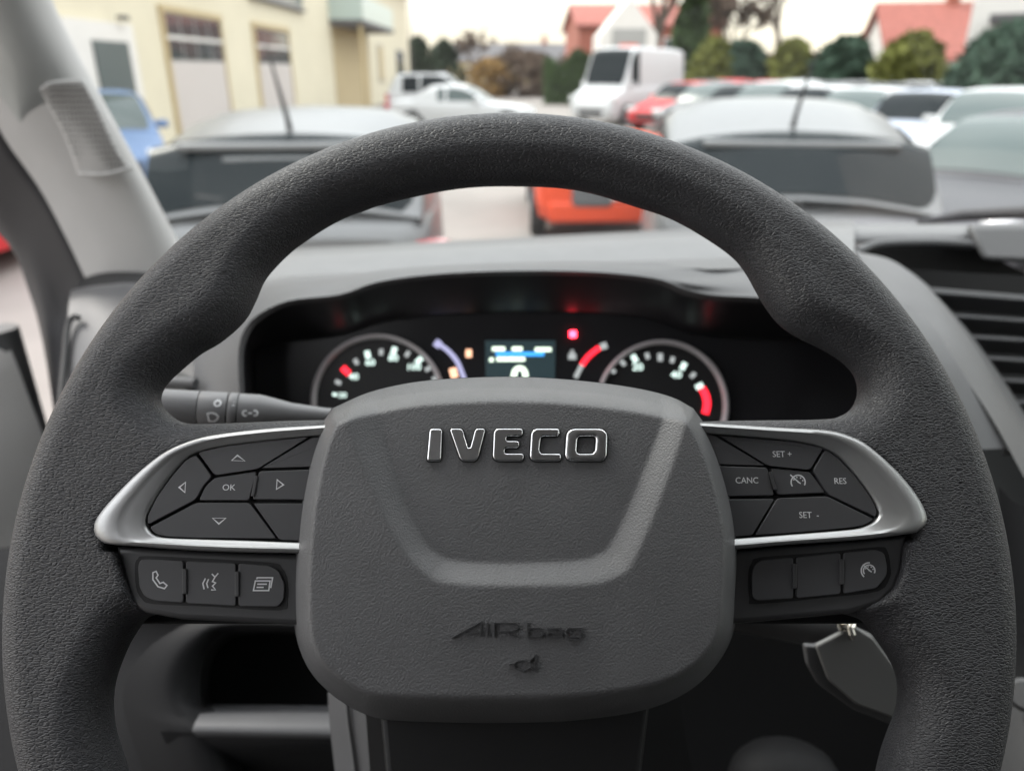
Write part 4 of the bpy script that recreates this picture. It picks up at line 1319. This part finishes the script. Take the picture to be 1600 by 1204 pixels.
        # lamps
        hl = box('headlamp', (Lh * .90, 0, .60 if kind != 'van' else .8), (Lh * .975, .36, .74 if kind != 'van' else 1.02), M['head'], root, .03)
        hl.location = (0, sgn * Wd * .60 - (.36 if sgn < 0 else 0), 0)
        tl = box('tail_lamp', (-Lh * .995, 0, lamp[0] if lamp else .72), (-Lh * .93, .26, lamp[1] if lamp else belt - .02), M['tail'], root, .03)
        tl.location = (0, sgn * (Wd * .60) - (.26 if sgn < 0 else 0) + sgn * .10, 0)
        for t in (-.62, .66):
            wr = .31 if kind != 'van' else .34
            y0 = sgn * Wd * .86
            tube('wheel_arch', [(t * Lh, y0, wr + .02), (t * Lh, sgn * (Wd * .985), wr + .02)], wr + .06, M['trim'], root, 20)
            wh = tube('wheel', [(t * Lh, sgn * Wd * .80, wr), (t * Lh, sgn * (Wd * 1.005), wr)], wr, M['tyre'], root, 20)
            tube('wheel_rim', [(t * Lh, sgn * Wd * .9, wr), (t * Lh, sgn * (Wd * 1.012), wr)], wr * .66, M['alloy'], wh, 16)
    box('rear_bumper', (-Lh * 1.01, -Wd * .80, .26), (-Lh * .93, Wd * .80, .50), M['trim'] if 'dark_bumper' in extras else P, root, .04)
    box('front_grille', (Lh * .95, -Wd * .5, .36), (Lh * 1.005, Wd * .5, .56), M['trim'], root, .02)
    box('number_plate', (-Lh * 1.018, -.26, .56 if 'low_plate' not in extras else .52), (-Lh * 1.0, .26, .67 if 'low_plate' not in extras else .63), M['plate'], root, .004)
    if 'plate_recess' in extras:
        box('plate_recess', (-Lh * 1.022, -.04, .42), (-Lh * .95, .44, .80), PA['grey'], root, .10, 4)
    if 'antenna' in extras:
        an = tube('antenna', [((b_ + .10) * Lh, 0, ztop(b_ + .10) + crown - .01), ((b_ + .10) * Lh - .06, 0, ztop(b_ + .10) + crown + .07), ((b_ + .02) * Lh - .26, 0, ztop(b_ + .10) + crown + .42)], [.018, .014, .004], M['trim'], root, 8)
    if 'spoiler' in extras:
        sps = ztop(b_ + .02)
        box('roof_spoiler', ((b_ - .075) * Lh, -Wd * .62, sps - .005), ((b_ + .04) * Lh, Wd * .62, sps + .035), P, root, .015, 3)
        zz = ztop(b_ - .035)
        box('rear_window_bar', ((b_ - .06) * Lh - .045, -.26, zz - .03), ((b_ - .04) * Lh, .30, zz - .002), PA['grey'], root, .008)  # grey bar across the top of the rear window
        tube('rear_wiper', [(a * Lh - .01, 0.0, belt + .02), (a * Lh + .04, .28, belt + .08), (a * Lh + .06, .42, belt + .10)], .010, M['trim'], root, 6)
    if 'green' in extras:
        for sgn in (-1, 1):
            st_ = box('door_stripe', (-.55 * Lh, 0, .55), (.45 * Lh, .012, .86), PA['lime'], root, .004)
            st_.location = (0, sgn * Wd * 1.0 - (.012 if sgn < 0 else 0) , 0)
        box('bonnet_stripe', (.55 * Lh, -Wd * .6, deck(.7) + .0), (.80 * Lh, Wd * .6, deck(.6) + .012), PA['lime'], root, .004)
    if 'roof_rack' in extras:
        for sgn in (-1, 1):
            tube('roof_rail', [((b_ + .1) * Lh, sgn * Wd * .62, Ht + .03), ((c_ - .05) * Lh, sgn * Wd * .62, Ht + .03)], .02, M['trim'], root, 6)
    return root

make_car('hatchback', 'hatch', 'silver', 'silver hatchback just ahead on the left, its dark rear window facing us', 'car', (-1.39, 5.85), 96, extras=('antenna', 'spoiler'), H=1.57, W=1.70, crown=.06, tum=.14, wk=.96, up=.20, drop=.06, lamp=(.72, 1.02))
make_car('estate_car', 'suv', 'silver', 'silver estate car just ahead on the right with a wide dark rear window', 'car', (1.96, 6.28), 80, extras=('antenna', 'spoiler'), H=1.60, W=1.74, crown=.07, tum=.16, wk=.96, up=.13, drop=.11, lamp=(.58, .80))
make_car('hatchback', 'hatch', 'orange', 'bright orange car glimpsed through the steering wheel between the two silver cars', 'car', (1.10, 10.6), 90, extras=('plate_recess', 'low_plate'), H=1.13, up=-.13)
make_car('hatchback', 'hatch', 'dark', 'dark grey car at the right edge showing windscreen and side window', 'car', (5.15, 7.75), 214, glass='carglass_pale', H=1.46)
make_car('small_car', 'hatch', 'blue', 'blue car with pale windscreen beside the windscreen pillar', 'car', (-7.0, 13.6), -62, glass='carglass_pale', H=1.52)
make_car('small_car', 'hatch', 'red', 'red car seen past the open door at the far left edge', 'car', (-5.75, 7.7), 90, H=1.36)
make_car('saloon_car', 'sedan', 'white', 'white saloon parked side-on beyond the silver hatchback', 'car', (X_at(722, 26.5), 26.5), -6, glass='carglass_pale')
make_car('estate_car', 'suv', 'white', 'white estate car with roof rails behind the white saloon', 'car', (X_at(690, 33), 33), -4, extras=('roof_rack',), H=1.75)
make_car('panel_van', 'van', 'white', 'tall white panel van standing in the middle distance', 'van', (X_at(985, 31, 1.3), 31), 232)
row = [('red', 'hatch', 1068, 27.5, 'small red car parked at the near side of the white van', ()),
       ('grey', 'hatch', 1112, 26, 'grey car parked between the red car and the pale row', ()),
       ('silver', 'hatch', 1160, 24, 'silver hatchback third from the left in the right-hand row', ()),
       ('white', 'suv', 1208, 22.3, 'white tall hatchback fourth from the left in the right-hand row', ()),
       ('lime', 'hatch', 1268, 20.5, 'white car with lime green lower body, farther of the two', ()),
       ('lime', 'hatch', 1345, 18.6, 'white car with lime green lower body, nearer of the two', ()),
       ('pale_blue', 'hatch', 1440, 16.2, 'pale blue hatchback right of the lime green ones', ()),
       ('white', 'suv', 1560, 13.6, 'white car at the right edge behind the dark grey car', ())]
for k_, (col, kd, u, Y, lab, ex) in enumerate(row):
    make_car('parked_car', kd, col, lab, 'car', (X_at(u, Y), Y), 222 + (u - 1068) * .012, group='cars parked in the right-hand row', glass='carglass_pale' if k_ % 2 else 'carglass', extras=ex, cab='white' if col == 'lime' else None)
for u, Y, col, lab in ((1092, 33, 'dark', 'dark car in the back row just right of the white van'), (1185, 31.5, 'red', 'red car in the back row below the tall bare tree'), (1288, 28, 'grey', 'grey car in the back row behind the lime green ones'), (1385, 25, 'dark', 'dark car in the back row behind the pale blue hatchback'), (1130, 36, 'red', 'red car in the back row below the round shrubs'), (1240, 34, 'white', 'white car in the back row below the round shrubs'), (1330, 31, 'silver', 'silver car in the back row left of the red-roofed house'), (1430, 28, 'white', 'white car in the back row below the red-roofed house')):
    make_car('parked_car', 'hatch', col, lab, 'car', (X_at(u, Y), Y), 225, group='cars in the back row')

# ------------------------------------------------------------------ buildings
M['cream'] = mat('cream_render', (0.62, 0.57, 0.44), 0.9, var=0.04, vscale=0.8)
M['ochre'] = mat('ochre_render', (0.46, 0.37, 0.22), 0.9, var=0.04, vscale=0.8)
M['whitewall'] = mat('white_render', (0.66, 0.64, 0.61), 0.9, var=0.03, vscale=0.8)
M['tile'] = mat('red_roof_tile', (0.28, 0.09, 0.07), 0.8, var=0.2, vscale=4)
M['brick'] = mat('brick_red', (0.30, 0.10, 0.07), 0.9, var=0.2, vscale=6)
M['slate'] = mat('dark_roof', (0.09, 0.085, 0.09), 0.7)
M['doorpanel'] = mat('garage_panel', (0.50, 0.46, 0.44), 0.6)
M['pane'] = mat('window_pane', (0.06, 0.07, 0.075), 0.08, spec=0.7)
M['frame'] = mat('window_frame_grey', (0.32, 0.32, 0.31), 0.6)
M['teal'] = mat('dark_door', (0.075, 0.095, 0.095), 0.4)
M['balc'] = mat('balcony_panel', (0.42, 0.50, 0.48), 0.3)

FX = -8.0
yb = empty('yellow_building', (FX, 11, 0))
yb.location = (0, 0, 0)
tag(yb, 'long cream-yellow building with two garage doors and a balcony on the left', 'building', None, 'thing')
box('wall', (FX - 10, 10.5, 0), (FX, 64, 7.2), M['cream'], yb)
rf = pydata('roof', [(FX + .6, 10, 7.1), (FX + .6, 64.5, 7.1), (FX - 10.6, 64.5, 7.1), (FX - 10.6, 10, 7.1), (FX - 5, 10, 10), (FX - 5, 64.5, 10)], [(0, 1, 5, 4), (2, 3, 4, 5), (0, 4, 3), (1, 2, 5), (0, 3, 2, 1)], M['tile'], yb, False)
def fy(u, v):
    d = FX / ((u - 800) / F)
    p = px(u, v, d)
    return p.y, p.z
def garage(u0, u1):
    y0, y1 = fy(u0, 60)[0], fy(u1, 60)[0]
    zt = 3.12
    g = box('garage_door', (FX + .002, y0, 0), (FX + .05, y1, 2.05), M['doorpanel'], yb)
    for z0, z1 in ((2.10, 2.52), (2.62, 3.06)):
        n = 4
        for i in range(n):
            a = y0 + (y1 - y0) * i / n; b2 = y0 + (y1 - y0) * (i + 1) / n
            box('pane', (FX + .01, a + .04, z0), (FX + .055, b2 - .04, z1), M['pane'], g)
    box('transom', (FX + .003, y0, 2.05), (FX + .045, y1, 3.10), M['frame'], g)
    box('rail', (FX + .003, y0, 2.53), (FX + .07, y1, 2.61), M['whitewall'], g)
    box('lintel', (FX, y0 - .12, 3.10), (FX + .10, y1 + .12, 3.24), M['ochre'], g)
    for y in (y0 - .10, y1):
        box('jamb', (FX, y, 0), (FX + .09, y + .10, 3.10), M['ochre'], g)
garage(256, 343)
garage(396, 448)
y0, y1 = fy(86, 60)[0], fy(196, 60)[0]
pch = box('porch', (FX, y0, 0), (FX + .18, y1, 2.72), M['whitewall'], yb)
y0, y1 = fy(130, 80)[0], fy(186, 80)[0]
box('door', (FX + .19, y0, 0), (FX + .215, y1, 2.38), M['teal'], pch)
box('lamp', (FX + .18, y1 - .25, 2.78), (FX + .34, y1 - .02, 2.86), M['slate'], pch)
for u0, u1 in ((388, 470), (250, 330), (150, 205)):
    y0, y1 = fy(u0, 5)[0], fy(u1, 5)[0]
    wn = box('window', (FX + .003, y0, 3.98), (FX + .06, y1, 5.3), M['frame'], yb)
    for i in range(2):
        a = y0 + (y1 - y0) * i / 2; b2 = y0 + (y1 - y0) * (i + 1) / 2
        box('pane', (FX + .04, a + .08, 4.08), (FX + .07, b2 - .08, 5.2), M['pane'], wn)
    box('sill', (FX, y0 - .1, 3.90), (FX + .16, y1 + .1, 3.97), M['slate'], wn)
y0, y1 = fy(515, 40)[0], fy(572, 40)[0]
bl = box('balcony', (FX, y0, 3.72), (FX + 1.5, y1, 3.92), M['slate'], yb)
box('railing', (FX + 1.42, y0, 3.92), (FX + 1.48, y1, 4.9), M['balc'], bl)
box('railing', (FX, y0 + .02, 3.92), (FX + 1.41, y0 + .08, 4.9), M['balc'], bl)
box('support', (FX + 1.25, y0 + .1, 0), (FX + 1.4, y0 + .25, 3.72), M['ochre'], bl)
box('recess_shade_panel', (FX + .003, y0 + .2, 0), (FX + .04, y1, 3.7), M['ochre'], yb)  # shading under the balcony painted as a darker ochre panel
for u0, u1, zt, zb_, mm in ((588, 596, 3.3, 1.2, 'ochre'), (617, 628, 3.2, 0, 'teal')):
    y0, y1 = fy(u0, 60)[0], fy(u1, 60)[0]
    wn = box('window', (FX + .003, y0, zb_), (FX + .05, y1, zt), M['frame'], yb)
    box('pane', (FX + .03, y0 + .15, zb_ + .1), (FX + .07, y1 - .15, zt - .1), M['pane' if mm == 'teal' else 'ochre'], wn)
tube('downpipe', [(FX + .12, fy(640, 60)[0] - .4, 0), (FX + .12, fy(640, 60)[0] - .4, 7.1)], .06, M['slate'], yb, 6)

def house(name, label, x, y, w_, d_, h_, rh, wm, rm, rz, wins=()):
    e = empty(name, (x, y, 0), (0, 0, R(rz)))
    tag(e, label, 'building', None, 'thing')
    box('wall', (-w_ / 2, -d_ / 2, 0), (w_ / 2, d_ / 2, h_), wm, e)
    o_ = .35
    pydata('gable', [(-w_ / 2 + .01, -d_ / 2, h_), (-w_ / 2 + .01, d_ / 2, h_), (-w_ / 2 + .01, 0, h_ + rh * .96), (w_ / 2 - .01, -d_ / 2, h_), (w_ / 2 - .01, d_ / 2, h_), (w_ / 2 - .01, 0, h_ + rh * .96)], [(0, 1, 2), (3, 5, 4)], wm, e, False)
    r_ = pydata('roof', [(-w_ / 2 - o_, -d_ / 2 - o_, h_ - .15), (w_ / 2 + o_, -d_ / 2 - o_, h_ - .15), (w_ / 2 + o_, 0, h_ + rh), (-w_ / 2 - o_, 0, h_ + rh), (-w_ / 2 - o_, d_ / 2 + o_, h_ - .15), (w_ / 2 + o_, d_ / 2 + o_, h_ - .15)], [(0, 1, 2, 3), (3, 2, 5, 4)], rm, e, False)
    solid(r_, .2)
    box('chimney', (w_ * .2, -.3, h_ + rh - .6), (w_ * .2 + .6, .3, h_ + rh + .9), M['brick'], r_)
    for a0, a1, z0, z1 in wins:
        wn = box('window', (a0, -d_ / 2 - .06, z0), (a1, -d_ / 2 + .02, z1), M['whitewall'], e)
        box('pane', (a0 + .1, -d_ / 2 - .08, z0 + .1), (a1 - .1, -d_ / 2 - .05, z1 - .1), M['pane'], wn)
    return e
house('red_roofed_house', 'house with a steep red tiled roof above the round shrubs at right', X_at(1452, 48), 50, 5.2, 7, 2.6, 3.0, M['whitewall'], M['tile'], -8, ((-1.8, -.8, .9, 2.2), (.5, 1.8, .8, 2.3)))
house('brick_house', 'low red brick house behind the white van', X_at(1000, 66), 68, 11, 9, 5.2, 1.6, M['brick'], M['tile'], 3, ((-4, -2.4, 2.4, 4.2), (1, 2.6, 2.4, 4.2)))
house('brown_house', 'distant brown house low on the horizon left of the white van', X_at(800, 110), 110, 20, 9, 3.2, 2.0, M['ochre'], M['slate'], 0, ((-6, -4, .9, 2.3), (2, 4, .9, 2.3)))
wbx = X_at(1512, 27, 3)
wb_ = empty('white_building', (wbx, 27, 0), (0, 0, R(-32)))
tag(wb_, 'white rendered building with a dark canopy at the right edge', 'building', None, 'thing')
box('wall', (0, 0, 0), (14, 12, 8), M['whitewall'], wb_)
box('canopy', (.6, -1.8, 3.2), (9, -.002, 3.42), M['slate'], wb_)
box('roof', (-.3, -.3, 8), (14.3, 12.3, 8.3), M['slate'], wb_)
for a in (3.5, 6.5):
    wn = box('window', (a, -.05, 1.0), (a + 1.6, -.002, 2.6), M['frame'], wb_)
    box('pane', (a + .1, -.07, 1.1), (a + 1.5, -.04, 2.5), M['pane'], wn)
gsh = empty('grey_shed', (X_at(982, 44, 3), 44, 0))
tag(gsh, 'pale grey gabled shed rising behind the white van', 'building', None, 'thing')
box('wall', (-1.5, 0, 0), (1.5, 4, 3.6), M['whitewall'], gsh)
pydata('gable', [(-1.5, 0, 3.6), (1.5, 0, 3.6), (0, 0, 5.4), (-1.5, 4, 3.6), (1.5, 4, 3.6), (0, 4, 5.4)], [(0, 1, 2), (3, 5, 4), (0, 2, 5, 3), (1, 4, 5, 2)], M['whitewall'], gsh, False)
box('window', (-.9, -.06, 2.7), (.9, -.002, 3.9), M['frame'], gsh)
box('sign_board', (-.5, -.10, 2.8), (.5, -.07, 3.15), PA['orange'], gsh)

# ------------------------------------------------------------------ trees and shrubs
def leafm(name, c):
    return mat(name, c, 0.8, var=0.35, vscale=1.5, spec=0.2)
M['leaf'] = leafm('foliage_green', (0.055, 0.085, 0.035))
M['leaf_y'] = leafm('foliage_yellow_green', (0.13, 0.14, 0.035))
M['leaf_b'] = leafm('foliage_blue_green', (0.05, 0.085, 0.06))
M['leaf_d'] = leafm('foliage_dark', (0.035, 0.05, 0.03))
M['leaf_o'] = leafm('foliage_orange', (0.26, 0.16, 0.06))
M['twig'] = leafm('twigs_brown', (0.12, 0.085, 0.065))
M['bark'] = mat('bark', (0.10, 0.075, 0.06), 0.9, var=0.2, vscale=6)
def leaves(name, pts, size, m, parent):
    n = len(pts)
    a = rng.normal(size=(n, 3)); a /= np.linalg.norm(a, axis=1)[:, None]
    b2 = np.cross(a, rng.normal(size=(n, 3))); b2 /= np.linalg.norm(b2, axis=1)[:, None]
    s = size * rng.uniform(.6, 1.4, n)[:, None]
    v = np.stack([pts - a * s, pts + b2 * s * .5, pts + a * s, pts - b2 * s * .5], 1).reshape(-1, 3)
    me = bpy.data.meshes.new(name)
    me.vertices.add(4 * n); me.vertices.foreach_set('co', v.ravel())
    me.loops.add(4 * n); me.loops.foreach_set('vertex_index', np.arange(4 * n))
    me.polygons.add(n); me.polygons.foreach_set('loop_start', np.arange(n) * 4); me.polygons.foreach_set('loop_total', np.full(n, 4))
    me.update(); me.validate()
    return link(name, me, m, parent, False)
def shrub(label, u, Y, h_, w_, m, n=2600, cone=0.0, name='round_shrub', cat='shrub', group='clipped shrubs behind the cars', base=0.0):
    e = empty(name, (X_at(u, Y, h_ * .5), Y, base))
    tag(e, label, cat, group, 'thing')
    tube('trunk', [(0, 0, 0), (0, 0, h_ * .7)], [w_ * .06, w_ * .02], M['bark'], e, 6)
    t = rng.uniform(0, 1, n) ** .8
    an = rng.uniform(0, 2 * math.pi, n)
    prof = np.sin(np.pi * np.clip(t * .86 + .12, 0, 1)) ** .55 if cone == 0 else (1 - t) ** cone
    lump = 1 + .14 * np.sin(an * 3 + t * 9 + u) + .12 * np.sin(an * 7 - t * 17 + u)
    lump = lump * (1 if cone == 0 else 1 + .35 * np.sin(t * 13 + u + an * 2))
    rr = w_ / 2 * prof * lump * rng.uniform(.60, 1.14, n)
    leaves('crown', np.c_[rr * np.cos(an), rr * np.sin(an), t * h_], h_ * .075, m, e)
    return e
shrub('yellow-green round shrub right of the tall conifer', 1112, 42, 3.3, 2.0, M['leaf_y'])
shrub('blue-green round shrub second from the tall conifer', 1158, 42, 3.2, 2.3, M['leaf_b'])
shrub('small yellow-green round shrub in the middle of the hedge line', 1236, 40, 3.2, 2.0, M['leaf_y'])
shrub('broad blue-green round shrub left of the red-roofed house', 1318, 37, 3.2, 2.6, M['leaf_b'])
shrub('large yellow-green round shrub below the red-roofed house', 1420, 33, 3.2, 2.4, M['leaf_y'])
shrub('largest green round shrub beside the white building', 1580, 23, 3.0, 3.0, M['leaf_b'], 4000)
shrub('tall dark conifer right of the white van', 1080, 50, 6.9, 3.0, M['leaf'], 5000, 1.0, 'conifer_tree', 'tree', 'conifers')
shrub('small dark conifer at the corner of the yellow building', 655, 75, 4.6, 3.4, M['leaf_d'], 1100, .5, 'conifer_tree', 'tree', 'conifers')
shrub('dark conifer between the yellow building and the bare trees', 695, 80, 4.6, 4.0, M['leaf_d'], 1100, .5, 'conifer_tree', 'tree', 'conifers')
shrub('orange autumn shrub behind the white saloon', 765, 60, 2.7, 3.0, M['leaf_o'], 900, group='shrubs on the horizon')
shrub('brown leafless shrub right of the orange one', 815, 62, 3.2, 6.0, M['twig'], 2500, group='shrubs on the horizon')
def hedge(label, u0, u1, Y, h_, m, n=5000):
    x0, x1 = X_at(u0, Y), X_at(u1, Y)
    e = empty('hedge', ((x0 + x1) / 2, Y, 0))
    tag(e, label, 'hedge', None, 'thing')
    wx = (x1 - x0) / 2
    p = np.c_[rng.uniform(-wx, wx, n), rng.uniform(-.6, .6, n), rng.uniform(0, 1, n) ** .7 * h_ * (1 + .0 * wx)]
    p[:, 2] *= 1 + .12 * np.sin(p[:, 0] * 1.7) + .08 * np.sin(p[:, 0] * 4.1)
    leaves('foliage', p, h_ * .06, m, e)
    box('core', (-wx, -.45, 0), (wx, .45, h_ * .8), m, e)
hedge('green hedge in the distance left of the white van', 850, 925, 48, 2.6, M['leaf'])
hedge('low dark hedge behind the right-hand row of cars', 1040, 1520, 47, 1.7, M['leaf_d'], 9000)
def bare_tree(label, u, Y, h_, seed, spread=.55, leafy=0, name='bare_tree'):
    rr = random.Random(seed)
    e = empty(name, (X_at(u, Y, 3), Y, 0))
    tag(e, label, 'tree', 'bare trees on the skyline', 'thing')
    V_, F_, tips = [], [], []
    def branch(p, d, l, r, lv):
        q = p + d * l
        k = len(V_)
        a = d.cross(Vector((.3, .5, .2))).normalized(); b2 = d.cross(a)
        for c, rad in ((p, r), (q, r * .62)):
            for i in range(5):
                t = 2 * math.pi * i / 5
                V_.append(c + (a * math.cos(t) + b2 * math.sin(t)) * rad)
        for i in range(5):
            F_.append((k + i, k + (i + 1) % 5, k + 5 + (i + 1) % 5, k + 5 + i))
        if lv == 0:
            tips.append(q); return
        for i in range(rr.choice((3, 3, 4)) if lv > 1 else 4):
            nd = (d + Vector((rr.uniform(-1, 1), rr.uniform(-1, 1), rr.uniform(-.25, .6))) * spread).normalized()
            branch(p + d * l * rr.uniform(.6, 1), nd, l * rr.uniform(.6, .82), r * .6, lv - 1)
    branch(Vector((0, 0, 0)), Vector((0, 0, 1)), h_ * .30, h_ * .020, 4)
    pydata('trunk', V_, F_, M['bark'], e, False)
    t = np.array([p[:] for p in tips])
    pts = np.repeat(t, 3, 0) + rng.normal(size=(len(t) * 3, 3)) * h_ * .02
    leaves('crown', pts, h_ * .016 * (1 + leafy), M['twig'], e)
bare_tree('tall bare tree with a thick trunk behind the white van', 1024, 52, 15, 3)
bare_tree('bare brown tree left of the two, above the round shrubs', 1142, 55, 8.5, 5, leafy=1.2)
bare_tree('large bare tree above the middle of the right-hand car row', 1216, 52, 12.5, 8)
bare_tree('bare tree on the skyline right of the dark conifers', 738, 78, 6.6, 11, leafy=1.0)
bare_tree('thin bare tree on the skyline above the orange shrub', 806, 95, 6.5, 13)
bare_tree('small bare tree on the skyline left of the hedge', 886, 85, 5, 17)
# far wood that closes the horizon
n = 9000
fw = leaves('far_wood', np.c_[rng.uniform(-90, 130, n), rng.uniform(135, 150, n), rng.uniform(0, 1, n) ** .8 * 4.6], .55, M['twig'], None)
tag(fw, 'brown wood closing the horizon', 'wood', None, 'stuff')
for o in COL.objects:
    if o.parent is None and o.get('category') and not o.get('kind'):
        o['kind'] = 'thing'
